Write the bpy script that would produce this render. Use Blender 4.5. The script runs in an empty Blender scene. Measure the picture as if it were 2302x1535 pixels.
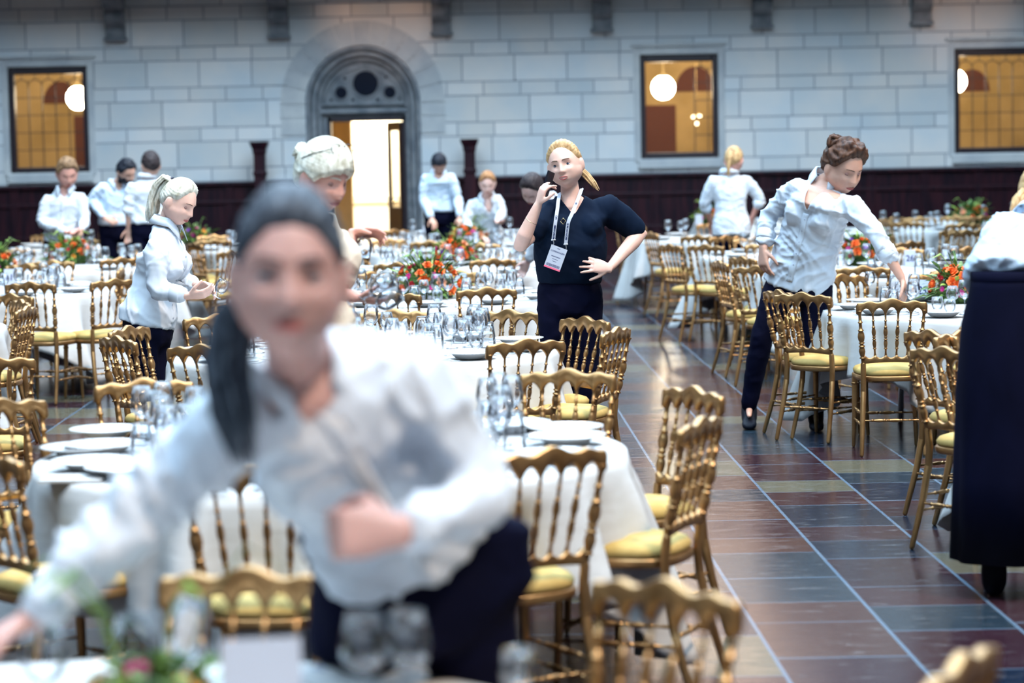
import bpy, bmesh, math, random
import numpy as np
from mathutils import Vector, Matrix, noise, Quaternion
random.seed(7)
PI = math.pi
scene = bpy.context.scene
COL = scene.collection
# ---------------------------------------------------------------- camera, world, sun, exposure
F_PX = 85.0 / 36.0 * 2302
CAM_H = 1.76
cam_data = bpy.data.cameras.new('camera')
cam_data.lens = 85; cam_data.sensor_width = 36
cam_data.dof.use_dof = True
cam_data.dof.focus_distance = 13.0
cam_data.dof.aperture_fstop = 2.2
cam_data.clip_end = 200
cam = bpy.data.objects.new('camera', cam_data); COL.objects.link(cam)
CAM_R = Matrix.Rotation(math.radians(90 - 4.476), 4, 'X') @ Matrix.Rotation(math.radians(-1.146), 4, 'Z')
cam.matrix_world = Matrix.Translation((0, 0, CAM_H)) @ CAM_R
scene.camera = cam
world = bpy.data.worlds.new('hall_sky'); scene.world = world; world.use_nodes = True
bg = world.node_tree.nodes['Background']
bg.inputs[0].default_value = (0.56, 0.79, 1.0, 1); bg.inputs[1].default_value = 6.6
def lamp(name, kind, loc, energy, color, rot=(0, 0, 0), **kw):
    d = bpy.data.lights.new(name, kind); d.energy = energy; d.color = color
    for k, v in kw.items(): setattr(d, k, v)
    o = bpy.data.objects.new(name, d); COL.objects.link(o); o.location = loc; o.rotation_euler = rot
    return o
sun_dir = Vector((-0.42, 0.40, -1.0))
sun = lamp('sun', 'SUN', (0, 0, 20), 2.6, (1.0, 0.74, 0.50), angle=math.radians(5))
sun.rotation_euler = sun_dir.to_track_quat('-Z', 'Y').to_euler()
vs = scene.view_settings
vs.view_transform = 'Standard'; vs.look = 'None'; vs.gamma = 1.0; vs.use_curve_mapping = False
vs.exposure = 0.18
scene.cycles.max_bounces = 8; scene.cycles.transparent_max_bounces = 24
scene.cycles.diffuse_bounces = 3; scene.cycles.glossy_bounces = 3
scene.cycles.caustics_reflective = False; scene.cycles.caustics_refractive = False
scene.cycles.sample_clamp_indirect = 6
scene.cycles.use_denoising = True

def P(px, py, Y):
    """point in the hall seen at photograph pixel (px, py), at distance Y in front of the camera"""
    d = CAM_R @ Vector(((px - 1151) / F_PX, -(py - 767.5) / F_PX, -1.0))
    return Vector((0, 0, CAM_H)) + d * (Y / d.y)

# ---------------------------------------------------------------- materials
def M(name, base=(.8, .8, .8), rough=.5, metal=0., spec=.5, **kw):
    m = bpy.data.materials.new(name); m.use_nodes = True
    b = m.node_tree.nodes['Principled BSDF']
    b.inputs['Base Color'].default_value = (*base, 1); b.inputs['Roughness'].default_value = rough
    b.inputs['Metallic'].default_value = metal; b.inputs['Specular IOR Level'].default_value = spec
    for k, v in kw.items():
        b.inputs[k.replace('_', ' ')].default_value = v
    return m
def nd(m, t, **kw):
    n = m.node_tree.nodes.new(t)
    for k, v in kw.items():
        if k.startswith('i_'):
            n.inputs[int(k[2:]) if k[2:].isdigit() else k[2:]].default_value = v
        else: setattr(n, k, v)
    return n
def lk(m, a, b): m.node_tree.links.new(a, b)
def bsdf(m): return m.node_tree.nodes['Principled BSDF']
def math_n(m, op, a, b=None):
    n = nd(m, 'ShaderNodeMath', operation=op)
    for i, v in enumerate((a, b)):
        if v is None: continue
        if isinstance(v, (int, float)): n.inputs[i].default_value = v
        else: lk(m, v, n.inputs[i])
    return n.outputs[0]
def noise_col(m, c1, c2, scale, detail=3, lo=.35, hi=.65, coord='Object', stretch=(1, 1, 1), dist=0.):
    tc = nd(m, 'ShaderNodeTexCoord'); mp = nd(m, 'ShaderNodeMapping'); mp.inputs['Scale'].default_value = stretch
    lk(m, tc.outputs[coord], mp.inputs[0])
    n = nd(m, 'ShaderNodeTexNoise'); n.inputs['Scale'].default_value = scale; n.inputs['Detail'].default_value = detail
    n.inputs['Distortion'].default_value = dist
    lk(m, mp.outputs[0], n.inputs['Vector'])
    r = nd(m, 'ShaderNodeValToRGB'); r.color_ramp.elements[0].position = lo; r.color_ramp.elements[1].position = hi
    r.color_ramp.elements[0].color = (*c1, 1); r.color_ramp.elements[1].color = (*c2, 1)
    lk(m, n.outputs[0], r.inputs[0]); lk(m, r.outputs[0], bsdf(m).inputs['Base Color'])
    return n, r
def bump(m, src, strength=.3, dist=.01):
    b = nd(m, 'ShaderNodeBump'); b.inputs['Strength'].default_value = strength; b.inputs['Distance'].default_value = dist
    lk(m, src, b.inputs['Height']); lk(m, b.outputs[0], bsdf(m).inputs['Normal']); return b
MT = {}
g = MT['gold'] = M('gilt_paint', (.50, .30, .11), .33, .78, .6)
n, r = noise_col(g, (.32, .165, .062), (.50, .28, .115), 9, 4)
c = MT['seat'] = M('mustard_velvet', (.62, .45, .10), .8, 0, .2)
noise_col(c, (.40, .25, .07), (.60, .42, .15), 7, 4)
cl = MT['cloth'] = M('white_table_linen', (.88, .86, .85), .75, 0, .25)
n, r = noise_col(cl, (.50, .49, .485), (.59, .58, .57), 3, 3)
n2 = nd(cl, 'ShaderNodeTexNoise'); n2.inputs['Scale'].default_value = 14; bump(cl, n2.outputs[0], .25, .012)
def shirt_mat(name, c1, c2, b=.5):
    m = M(name, c1, .8, 0, .08)
    noise_col(m, c1, c2, 6, 4, .3, .7, stretch=(1, 1, .5), dist=.6)
    n = nd(m, 'ShaderNodeTexNoise'); n.inputs['Scale'].default_value = 7; n.inputs['Detail'].default_value = 2; n.inputs['Distortion'].default_value = .2
    tc = nd(m, 'ShaderNodeTexCoord'); lk(m, tc.outputs['Object'], n.inputs['Vector'])
    bump(m, n.outputs[0], b * .35, .02); return m
MT['shirt'] = shirt_mat('white_cotton', (.57, .61, .68), (.70, .74, .80))
MT['shirt_blue'] = shirt_mat('pale_blue_cotton', (.50, .62, .76), (.64, .74, .86))
MT['blouse'] = shirt_mat('cream_knit', (.86, .72, .56), (.95, .84, .70), .3)
MT['tee'] = shirt_mat('dark_navy_jersey', (.002, .006, .018), (.004, .011, .028), .3)
MT['trouser'] = shirt_mat('dark_navy_wool', (.0012, .0016, .010), (.0028, .0034, .017), .3)
MT['shoe'] = M('black_shoe', (.003, .004, .010), .6, 0, .15)
MT['china'] = M('white_china', (.86, .87, .88), .18, 0, .5)
def china_dots(m):
    tc = nd(m, 'ShaderNodeTexCoord'); v = nd(m, 'ShaderNodeTexVoronoi'); v.inputs['Scale'].default_value = 42
    lk(m, tc.outputs['Object'], v.inputs['Vector'])
    sx = nd(m, 'ShaderNodeSeparateXYZ'); lk(m, tc.outputs['Object'], sx.inputs[0])
    rr = math_n(m, 'SQRT', math_n(m, 'ADD', math_n(m, 'MULTIPLY', sx.outputs[0], sx.outputs[0]), math_n(m, 'MULTIPLY', sx.outputs[1], sx.outputs[1])))
    a = math_n(m, 'MULTIPLY', math_n(m, 'GREATER_THAN', rr, .098), math_n(m, 'LESS_THAN', rr, .13))
    d = math_n(m, 'MULTIPLY', a, math_n(m, 'LESS_THAN', v.outputs['Distance'], .27))
    mx = nd(m, 'ShaderNodeMix', data_type='RGBA'); mx.inputs[6].default_value = (.68, .69, .70, 1); mx.inputs[7].default_value = (.12, .20, .45, 1)
    lk(m, d, mx.inputs[0]); lk(m, mx.outputs[2], bsdf(m).inputs['Base Color'])
china_dots(MT['china'])
MT['silver'] = M('cutlery_steel', (.60, .63, .68), .35, .8)
MT['paper'] = M('white_card', (.45, .48, .56), .7, 0, .2)
MT['ink'] = M('navy_ink', (.01, .02, .10), .6)
MT['pink'] = M('pink_print', (.80, .13, .22), .6)
MT['black'] = M('black_plastic', (.006, .007, .015), .3)
MT['brass'] = M('polished_metal', (.75, .58, .32), .25, 1.)
MT['band'] = M('hair_tie', (.01, .01, .03), .6)
gl = bpy.data.materials.new('clear_glass'); gl.use_nodes = True; nt = gl.node_tree; nt.nodes.remove(nt.nodes['Principled BSDF'])
lw = nt.nodes.new('ShaderNodeLayerWeight'); lw.inputs[0].default_value = .28
tr = nt.nodes.new('ShaderNodeBsdfTransparent'); tr.inputs[0].default_value = (.985, .99, 1, 1)
gs = nt.nodes.new('ShaderNodeBsdfGlossy'); gs.inputs[0].default_value = (.95, .97, 1, 1); gs.inputs['Roughness'].default_value = .03
mx = nt.nodes.new('ShaderNodeMixShader'); ma = nt.nodes.new('ShaderNodeMath'); ma.operation = 'MULTIPLY_ADD'
ma.inputs[1].default_value = .80; ma.inputs[2].default_value = .035; ma.use_clamp = True
nt.links.new(lw.outputs['Fresnel'], ma.inputs[0]); nt.links.new(ma.outputs[0], mx.inputs[0])
nt.links.new(tr.outputs[0], mx.inputs[1]); nt.links.new(gs.outputs[0], mx.inputs[2]); nt.links.new(mx.outputs[0], nt.nodes['Material Output'].inputs[0])
MT['glass'] = gl
pane = MT['pane'] = bpy.data.materials.new('window_glass'); pane.use_nodes = True; nt = pane.node_tree; nt.nodes.remove(nt.nodes['Principled BSDF'])
tr = nt.nodes.new('ShaderNodeBsdfTransparent'); tr.inputs[0].default_value = (.9, .88, .84, 1)
gs = nt.nodes.new('ShaderNodeBsdfGlossy'); gs.inputs['Roughness'].default_value = .05; mx = nt.nodes.new('ShaderNodeMixShader'); mx.inputs[0].default_value = .06
nt.links.new(tr.outputs[0], mx.inputs[1]); nt.links.new(gs.outputs[0], mx.inputs[2]); nt.links.new(mx.outputs[0], nt.nodes['Material Output'].inputs[0])
def skin(name, c, dark=False):
    m = M(name, c, .5, 0, .4, Subsurface_Weight=.12, Subsurface_Scale=.02)
    noise_col(m, tuple(x * .93 for x in c), tuple(min(1, x * 1.07) for x in c), 14, 3)
    return m
MT['skin'] = skin('fair_skin', (.76, .47, .38))
MT['skin_red'] = skin('flushed_skin', (.68, .34, .27))
MT['skin_rose'] = skin('rosy_skin', (.54, .31, .27))
MT['skin_tan'] = skin('tan_skin', (.62, .35, .26))
MT['skin_pale'] = skin('pale_skin', (.72, .46, .40))
MT['lip'] = M('lips', (.50, .13, .12), .4)
MT['brow'] = M('eyebrows', (.10, .055, .035), .8)
MT['mouth'] = M('mouth_gap', (.09, .015, .02), .6)
MT['tooth'] = M('teeth', (.85, .80, .75), .3)
MT['lid'] = M('shaded_eyelid_skin', (.50, .27, .23), .5)  # lids coloured darker to stand in for eye-socket shade
MT['eye_white'] = M('eye_white', (.75, .73, .72), .2)
MT['iris'] = M('iris', (.05, .09, .14), .2)
MT['lash'] = M('eyelash', (.02, .012, .02), .8)
def hair_mat(name, c1, c2):
    m = M(name, c1, .5, 0, .18)
    noise_col(m, c1, c2, 26, 5, .3, .7, stretch=(2, .6, 1.2), dist=.5)
    return m
MT['hair_blonde'] = hair_mat('golden_blonde_hair', (.34, .18, .07), (.74, .50, .26))
MT['hair_platinum'] = hair_mat('platinum_hair', (.42, .38, .28), (.90, .88, .78))
MT['hair_brown'] = hair_mat('curly_brown_hair', (.025, .011, .008), (.13, .06, .035))
MT['hair_dark'] = hair_mat('dark_brown_hair', (.018, .014, .018), (.06, .045, .045))
MT['hair_ash'] = hair_mat('ash_dark_hair', (.016, .020, .032), (.10, .12, .15))
MT['hair_ginger'] = hair_mat('ginger_hair', (.24, .10, .045), (.50, .27, .13))
MT['hair_sandy'] = hair_mat('sandy_brown_hair', (.10, .055, .03), (.36, .22, .12))
MT['hair_black'] = hair_mat('black_hair', (.006, .008, .014), (.03, .035, .05))
for k, c in dict(orange=(.85, .17, .03), peach=(.90, .38, .20), magenta=(.55, .02, .22), purple=(.22, .03, .40), red=(.50, .02, .03), yellow=(.85, .38, .05)).items():
    mm = MT[k] = M(k + '_petals', c, .6); noise_col(mm, tuple(x * .7 for x in c), tuple(min(1, x * 1.2) for x in c), 60, 2)
MT['leaf'] = M('green_leaf', (.05, .14, .03), .5); noise_col(MT['leaf'], (.015, .06, .02), (.16, .28, .05), 30, 2)
MT['leaf2'] = M('yellow_green_leaf', (.25, .36, .06), .5)
wd = MT['wood'] = M('dark_red_wood', (.030, .008, .010), .45, 0, .2); noise_col(wd, (.007, .0016, .006), (.034, .006, .010), 3, 5, stretch=(6, 6, .6))
MT['frame'] = M('window_frame_wood', (.018, .008, .012), .4)
MT['amber'] = M('ochre_plaster', (.56, .38, .16), .8); noise_col(MT['amber'], (.46, .31, .12), (.64, .44, .20), 1.5, 3)
MT['cream'] = M('cream_paint', (.85, .80, .66), .6)
MT['brick'] = M('red_brown_brick', (.14, .045, .03), .8)
MT['lead'] = M('lead_cames', (.03, .022, .02), .5)
def emit(name, c, s):
    m = bpy.data.materials.new(name); m.use_nodes = True; b = bsdf(m); b.inputs['Base Color'].default_value = (*c, 1)
    b.inputs['Emission Color'].default_value = (*c, 1); b.inputs['Emission Strength'].default_value = s; return m
MT['globe'] = emit('glowing_opal_glass', (1, .88, .70), 45)
MT['bulb'] = emit('warm_bulb', (1, .85, .6), 8)
MT['darkglass'] = M('dark_glass', (.004, .008, .02), .15)

# stone wall: courses of two heights with random blocks
st = MT['stone'] = M('pale_ashlar_stone', (.5, .5, .5), .85)
tc = nd(st, 'ShaderNodeTexCoord'); sp = nd(st, 'ShaderNodeSeparateXYZ'); lk(st, tc.outputs['Object'], sp.inputs[0])
PER, THICK = .615, .66
zz = math_n(st, 'ADD', sp.outputs[2], 20 * PER + .235); q = math_n(st, 'DIVIDE', zz, PER)
fl = math_n(st, 'FLOOR', q); fr = math_n(st, 'FRACT', q)
thin = math_n(st, 'GREATER_THAN', fr, THICK)
row = math_n(st, 'ADD', math_n(st, 'MULTIPLY', fl, 2.0), thin)
bl = math_n(st, 'ADD', .80, math_n(st, 'MULTIPLY', thin, -.24))
off = math_n(st, 'MULTIPLY', row, .637)
xq = math_n(st, 'ADD', math_n(st, 'DIVIDE', math_n(st, 'ADD', sp.outputs[0], 40.), bl), off)
xf = math_n(st, 'FRACT', xq); xi = math_n(st, 'FLOOR', xq)
dx = math_n(st, 'MULTIPLY', math_n(st, 'MINIMUM', xf, math_n(st, 'SUBTRACT', 1., xf)), bl)
dz1 = math_n(st, 'ABSOLUTE', math_n(st, 'SUBTRACT', fr, THICK)); dz = math_n(st, 'MULTIPLY', math_n(st, 'MINIMUM', math_n(st, 'MINIMUM', fr, math_n(st, 'SUBTRACT', 1., fr)), dz1), PER)
dmin = math_n(st, 'MINIMUM', dx, dz)
jn = nd(st, 'ShaderNodeMapRange'); jn.inputs[1].default_value = .002; jn.inputs[2].default_value = .013; lk(st, dmin, jn.inputs[0])
wn = nd(st, 'ShaderNodeTexWhiteNoise', noise_dimensions='2D'); cv = nd(st, 'ShaderNodeCombineXYZ'); lk(st, xi, cv.inputs[0]); lk(st, row, cv.inputs[1]); lk(st, cv.outputs[0], wn.inputs['Vector'])
cr = nd(st, 'ShaderNodeValToRGB'); cr.color_ramp.elements[0].color = (.60, .60, .58, 1); cr.color_ramp.elements[1].color = (.74, .72, .69, 1); lk(st, wn.outputs[0], cr.inputs[0])
n1 = nd(st, 'ShaderNodeTexNoise'); n1.inputs['Scale'].default_value = 1.1; n1.inputs['Detail'].default_value = 5; lk(st, tc.outputs['Object'], n1.inputs['Vector'])
cr2 = nd(st, 'ShaderNodeValToRGB'); cr2.color_ramp.elements[0].position = .35; cr2.color_ramp.elements[1].position = .7
cr2.color_ramp.elements[0].color = (.86, .91, .97, 1); cr2.color_ramp.elements[1].color = (1.12, 1.02, .97, 1); lk(st, n1.outputs[0], cr2.inputs[0])
m1 = nd(st, 'ShaderNodeMix', data_type='RGBA', blend_type='MULTIPLY'); m1.inputs[0].default_value = 1; lk(st, cr.outputs[0], m1.inputs[6]); lk(st, cr2.outputs[0], m1.inputs[7])
m2 = nd(st, 'ShaderNodeMix', data_type='RGBA'); m2.inputs[6].default_value = (.20, .21, .25, 1); lk(st, jn.outputs[0], m2.inputs[0]); lk(st, m1.outputs[2], m2.inputs[7])
lk(st, m2.outputs[2], bsdf(st).inputs['Base Color']); bump(st, jn.outputs[0], .6, .01)
MT['darkwall'] = M('darkened_wall_plaster', (.10, .085, .08), .8)  # unseen side and front walls, made dark to cut bounced light
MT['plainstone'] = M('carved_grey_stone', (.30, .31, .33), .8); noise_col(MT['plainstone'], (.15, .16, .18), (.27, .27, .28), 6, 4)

# floor: long strips of polished stone slabs running away from the camera
fm = MT['floor'] = M('polished_stone_slabs', (.1, .1, .1), .25, 0, .09)
tc = nd(fm, 'ShaderNodeTexCoord'); sp = nd(fm, 'ShaderNodeSeparateXYZ'); lk(fm, tc.outputs['Object'], sp.inputs[0])
xs = math_n(fm, 'ADD', sp.outputs[0], math_n(fm, 'MULTIPLY', sp.outputs[1], .0215))
W = .472
xq = math_n(fm, 'DIVIDE', math_n(fm, 'ADD', xs, 40 * W - 1.535 + 3 * W), W)
xf = math_n(fm, 'FRACT', xq); xi = math_n(fm, 'FLOOR', xq)
r1 = nd(fm, 'ShaderNodeTexWhiteNoise', noise_dimensions='1D'); lk(fm, xi, r1.inputs['W'])
yl = .52
yq = math_n(fm, 'ADD', math_n(fm, 'DIVIDE', math_n(fm, 'ADD', sp.outputs[1], 50.), yl), math_n(fm, 'MULTIPLY', r1.outputs[0], 7.))
# slab lengths vary: warp
yq = math_n(fm, 'ADD', yq, math_n(fm, 'MULTIPLY', math_n(fm, 'SINE', math_n(fm, 'ADD', math_n(fm, 'MULTIPLY', yq, 2.1), xi)), .16))
yf = math_n(fm, 'FRACT', yq); yi = math_n(fm, 'FLOOR', yq)
dx = math_n(fm, 'MULTIPLY', math_n(fm, 'MINIMUM', xf, math_n(fm, 'SUBTRACT', 1., xf)), W)
dy = math_n(fm, 'MULTIPLY', math_n(fm, 'MINIMUM', yf, math_n(fm, 'SUBTRACT', 1., yf)), yl)
gx = math_n(fm, 'LESS_THAN', dx, .0075); gy = math_n(fm, 'LESS_THAN', dy, .0065)
gr = math_n(fm, 'MAXIMUM', gx, math_n(fm, 'MULTIPLY', gy, .75))
wn = nd(fm, 'ShaderNodeTexWhiteNoise', noise_dimensions='2D'); cv = nd(fm, 'ShaderNodeCombineXYZ'); lk(fm, xi, cv.inputs[0]); lk(fm, yi, cv.inputs[1]); lk(fm, cv.outputs[0], wn.inputs['Vector'])
cr = nd(fm, 'ShaderNodeValToRGB'); cr.color_ramp.interpolation = 'CONSTANT'
els = [(0, (.024, .010, .015)), (.22, (.007, .012, .024)), (.40, (.046, .020, .017)), (.58, (.015, .024, .034)), (.74, (.085, .078, .055)), (.84, (.028, .011, .015)), (.93, (.045, .038, .036))]
e = cr.color_ramp.elements; e[0].position = 0; e[0].color = (*els[0][1], 1); e[1].position = els[1][0]; e[1].color = (*els[1][1], 1)
for p_, c_ in els[2:]:
    x = e.new(p_); x.color = (*c_, 1)
lk(fm, wn.outputs[0], cr.inputs[0])
n1 = nd(fm, 'ShaderNodeTexNoise'); n1.inputs['Scale'].default_value = 7; n1.inputs['Detail'].default_value = 9; n1.inputs['Roughness'].default_value = .78
mp = nd(fm, 'ShaderNodeMapping'); mp.inputs['Scale'].default_value = (.8, 2.4, 1); lk(fm, tc.outputs['Object'], mp.inputs[0]); lk(fm, mp.outputs[0], n1.inputs['Vector'])
sc = nd(fm, 'ShaderNodeMapRange'); sc.inputs[1].default_value = .55; sc.inputs[2].default_value = .66; sc.inputs[4].default_value = .75; lk(fm, n1.outputs[0], sc.inputs[0])
m1 = nd(fm, 'ShaderNodeMix', data_type='RGBA'); lk(fm, sc.outputs[0], m1.inputs[0]); lk(fm, cr.outputs[0], m1.inputs[6]); m1.inputs[7].default_value = (.13, .125, .13, 1)
m2 = nd(fm, 'ShaderNodeMix', data_type='RGBA'); lk(fm, gr, m2.inputs[0]); lk(fm, m1.outputs[2], m2.inputs[6]); m2.inputs[7].default_value = (.09, .13, .18, 1)
lk(fm, m2.outputs[2], bsdf(fm).inputs['Base Color'])
rg = nd(fm, 'ShaderNodeMapRange'); rg.inputs[1].default_value = .35; rg.inputs[2].default_value = .70; rg.inputs[3].default_value = .10; rg.inputs[4].default_value = .30; lk(fm, n1.outputs[0], rg.inputs[0])
lk(fm, rg.outputs[0], bsdf(fm).inputs['Roughness']); bump(fm, n1.outputs[0], .10, .004)

# ---------------------------------------------------------------- mesh helpers
def link(name, bm, mat, parent=None, smooth=False, loc=None):
    me = bpy.data.meshes.new(name); bmesh.ops.recalc_face_normals(bm, faces=bm.faces); bm.to_mesh(me); bm.free()
    for m in (mat if isinstance(mat, (list, tuple)) else [mat]): me.materials.append(MT[m] if isinstance(m, str) else m)
    if smooth:
        for p in me.polygons: p.use_smooth = True
    o = bpy.data.objects.new(name, me); COL.objects.link(o)
    if parent is not None: o.parent = parent
    if loc is not None: o.location = loc
    return o
def tag(o, label, cat, group=None):
    o['label'] = label; o['category'] = cat
    if group: o['group'] = group
    return o
def empty(name, loc=(0, 0, 0), rz=0., label=None, cat=None, group=None):
    o = bpy.data.objects.new(name, None); COL.objects.link(o); o.empty_display_size = .1
    o.location = loc; o.rotation_euler = (0, 0, rz)
    if label: tag(o, label, cat, group)
    return o
def struct(name, bm, mat, parent=None, smooth=False):
    o = link(name, bm, mat, parent, smooth)
    if parent is None: o['kind'] = 'structure'
    return o
def dup(root, loc=None, rz=None):
    r = root.copy(); COL.objects.link(r)
    if loc is not None: r.location = loc
    if rz is not None: r.rotation_euler = (0, 0, rz)
    for ch in root.children:
        c = ch.copy(); COL.objects.link(c); c.parent = r
        for g2 in ch.children:
            d = g2.copy(); COL.objects.link(d); d.parent = c
    return r
def box(bm, x0, x1, y0, y1, z0, z1, bev=0.):
    vs_ = [bm.verts.new((x, y, z)) for z in (z0, z1) for (x, y) in ((x0, y0), (x1, y0), (x1, y1), (x0, y1))]
    f = [bm.faces.new([vs_[i] for i in q_]) for q_ in ((3, 2, 1, 0), (4, 5, 6, 7), (0, 1, 5, 4), (1, 2, 6, 5), (2, 3, 7, 6), (3, 0, 4, 7))]
    if bev:
        ed = list({e_ for ff in f for e_ in ff.edges}); bmesh.ops.bevel(bm, geom=ed, offset=bev, segments=2, profile=.5, affect='EDGES')
def frame_of(d, hint=None):
    d = d.normalized(); h = Vector(hint) if hint is not None else (Vector((0, 0, 1)) if abs(d.z) < .9 else Vector((1, 0, 0)))
    u = h.cross(d)
    if u.length < 1e-5: u = Vector((1, 0, 0)).cross(d)
    u.normalize(); v = d.cross(u).normalized(); return u, v
def rings_mesh(bm, rings, cap=True, close=False):
    """rings: list of lists of Vectors of equal length"""
    R = [[bm.verts.new(p) for p in rg_] for rg_ in rings]; n_ = len(R[0])
    for i in range(len(R) - 1 + (1 if close else 0)):
        A, B = R[i], R[(i + 1) % len(R)]
        for j in range(n_):
            try: bm.faces.new((A[j], A[(j + 1) % n_], B[(j + 1) % n_], B[j]))
            except ValueError: pass
    if cap and not close:
        bm.faces.new(R[0][::-1]); bm.faces.new(R[-1])
    return R
def loft(bm, secs, seg=20, power=2.0):
    """secs: (center, axisU*ru, axisV*rv) closed superellipse loft"""
    rings = []
    for c_, u, v in secs:
        rg_ = []
        for k in range(seg):
            a = 2 * PI * k / seg; ca, sa = math.cos(a), math.sin(a)
            ca = math.copysign(abs(ca) ** (2 / power), ca); sa = math.copysign(abs(sa) ** (2 / power), sa)
            rg_.append(Vector(c_) + u * ca + v * sa)
        rings.append(rg_)
    rings_mesh(bm, rings)
def tube(bm, pts, rad, seg=12, hint=None, flat=1.0, caps=True):
    """tapered tube through pts with rounded ends; flat scales along v axis"""
    pts = [Vector(p) for p in pts]; n_ = len(pts)
    rad = list(rad) if isinstance(rad, (list, tuple)) else [rad] * n_
    secs = []; up = None
    for i, p in enumerate(pts):
        d = (pts[min(i + 1, n_ - 1)] - pts[max(i - 1, 0)]); u, v = frame_of(d, hint if hint is not None else None)
        if up is not None and hint is None:
            u = (up - d.normalized() * up.dot(d.normalized()));
            u = u.normalized() if u.length > 1e-6 else up
            v = d.normalized().cross(u)
        up = u; secs.append((p, u, v, rad[i], d.normalized()))
    out = []
    if caps:
        p, u, v, r_, d = secs[0]
        for t in (.94, .6): out.append((p - d * r_ * t, u * r_ * math.sqrt(1 - t * t), v * r_ * flat * math.sqrt(1 - t * t)))
    for p, u, v, r_, d in secs: out.append((p, u * r_, v * r_ * flat))
    if caps:
        p, u, v, r_, d = secs[-1]
        for t in (.6, .94): out.append((p + d * r_ * t, u * r_ * math.sqrt(1 - t * t), v * r_ * flat * math.sqrt(1 - t * t)))
    loft(bm, out, seg)
def lathe(bm, prof, seg=16, p0=(0, 0, 0), p1=(0, 0, 1), length_units=True):
    """prof: list of (t, r); t metres along the line p0->p1 (or 0..1)"""
    p0 = Vector(p0); p1 = Vector(p1); d = p1 - p0; L = 1.0 if length_units else d.length
    if length_units: d = d.normalized()
    else: d = d.normalized()
    u, v = frame_of(d)
    rings = [[p0 + d * (t * L) + (u * math.cos(2 * PI * k / seg) + v * math.sin(2 * PI * k / seg)) * r_ for k in range(seg)] for t, r_ in prof]
    rings_mesh(bm, rings)
def ellipsoid(bm, c_, ru, rv, rw, seg=16, n_=10):
    """ru, rv, rw: vectors"""
    c_ = Vector(c_); rings = []
    for i in range(1, n_):
        th = PI * i / n_
        rings.append([c_ + Vector(rw) * math.cos(th) + (Vector(ru) * math.cos(2 * PI * k / seg) + Vector(rv) * math.sin(2 * PI * k / seg)) * math.sin(th) for k in range(seg)])
    rings_mesh(bm, rings)
def mesh_from_arrays(name, verts, faces):
    me = bpy.data.meshes.new(name); me.from_pydata([tuple(v) for v in verts], [], faces); me.update(); return me
def remeshed(bm, voxel, smooth=3, factor=.5):
    """union of closed solids -> one smooth continuous surface"""
    me = bpy.data.meshes.new('tmp'); bmesh.ops.recalc_face_normals(bm, faces=bm.faces); bm.to_mesh(me); bm.free()
    o = bpy.data.objects.new('tmp', me); COL.objects.link(o)
    rm = o.modifiers.new('r', 'REMESH'); rm.mode = 'VOXEL'; rm.voxel_size = voxel; rm.use_smooth_shade = True
    if smooth:
        sm = o.modifiers.new('s', 'SMOOTH'); sm.factor = factor; sm.iterations = smooth
    dg = bpy.context.evaluated_depsgraph_get(); dg.update()
    m2_ = bpy.data.meshes.new_from_object(o.evaluated_get(dg))
    bpy.data.objects.remove(o); bpy.data.meshes.remove(me)
    return m2_
def link_mesh(name, me, mats, parent=None):
    me.name = name
    for m in (mats if isinstance(mats, (list, tuple)) else [mats]): me.materials.append(MT[m] if isinstance(m, str) else m)
    me.polygons.foreach_set('use_smooth', [True] * len(me.polygons))
    o = bpy.data.objects.new(name, me); COL.objects.link(o)
    if parent is not None: o.parent = parent
    return o
def sstep(x, a, b):
    t = max(0., min(1., (x - a) / (b - a))) if a != b else float(x > a); return t * t * (3 - 2 * t)
# ---------------------------------------------------------------- the setting
YW = 37.0
def wx(px, py=250): return P(px, py, YW).x
def wz(px, py): return P(px, py, YW).z
bm = bmesh.new(); box(bm, -16, 16, -10, 44, -.1, 0); struct('floor', bm, 'floor')
wins = [(12, 20, 198, 150, 388), (1437, 1440, 1615, 122, 355), (2143, 2146, 2330, 108, 343)]   # x_left, x_left, x_right, y_top, y_bottom
WR = []
for a, b_, c_, t_, b2 in wins:
    mx_ = (b_ + c_) / 2
    WR.append((wx(b_), wx(c_), wz(mx_, b2), wz(mx_, t_)))
DX = wx(816); DR = .878; DZ = wz(816, 232)
dl, dr_, dtop = wx(735, 262), wx(910, 262), wz(820, 262)
bm = bmesh.new()
H = 14.; T = .40
xs_ = [(-16, WR[0][0])]; prev = WR[0][1]
def wall_col(x0, x1, z0=0., z1=H): box(bm, x0, x1, YW, YW + T, z0, z1)
for (x0, x1, z0, z1) in WR:
    wall_col(x0, x1, 0, z0); wall_col(x0, x1, z1, H)
wall_col(-16, WR[0][0]); wall_col(WR[0][1], DX - DR); wall_col(DX + DR, WR[1][0]); wall_col(WR[1][1], WR[2][0]); wall_col(WR[2][1], 16)
N = 40
for i in range(N):
    a0 = PI - PI * i / N; a1 = PI - PI * (i + 1) / N
    xa, xb = DX + DR * math.cos(a0), DX + DR * math.cos(a1); za, zb = DZ + DR * math.sin(a0), DZ + DR * math.sin(a1)
    v = [bm.verts.new(p) for p in ((xa, YW, za), (xb, YW, zb), (xb, YW, H), (xa, YW, H), (xa, YW + T, za), (xb, YW + T, zb), (xb, YW + T, H), (xa, YW + T, H))]
    for q_ in ((0, 1, 2, 3), (7, 6, 5, 4), (0, 4, 5, 1), (3, 2, 6, 7)): bm.faces.new([v[k] for k in q_])
struct('wall_back', bm, 'stone')
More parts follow.
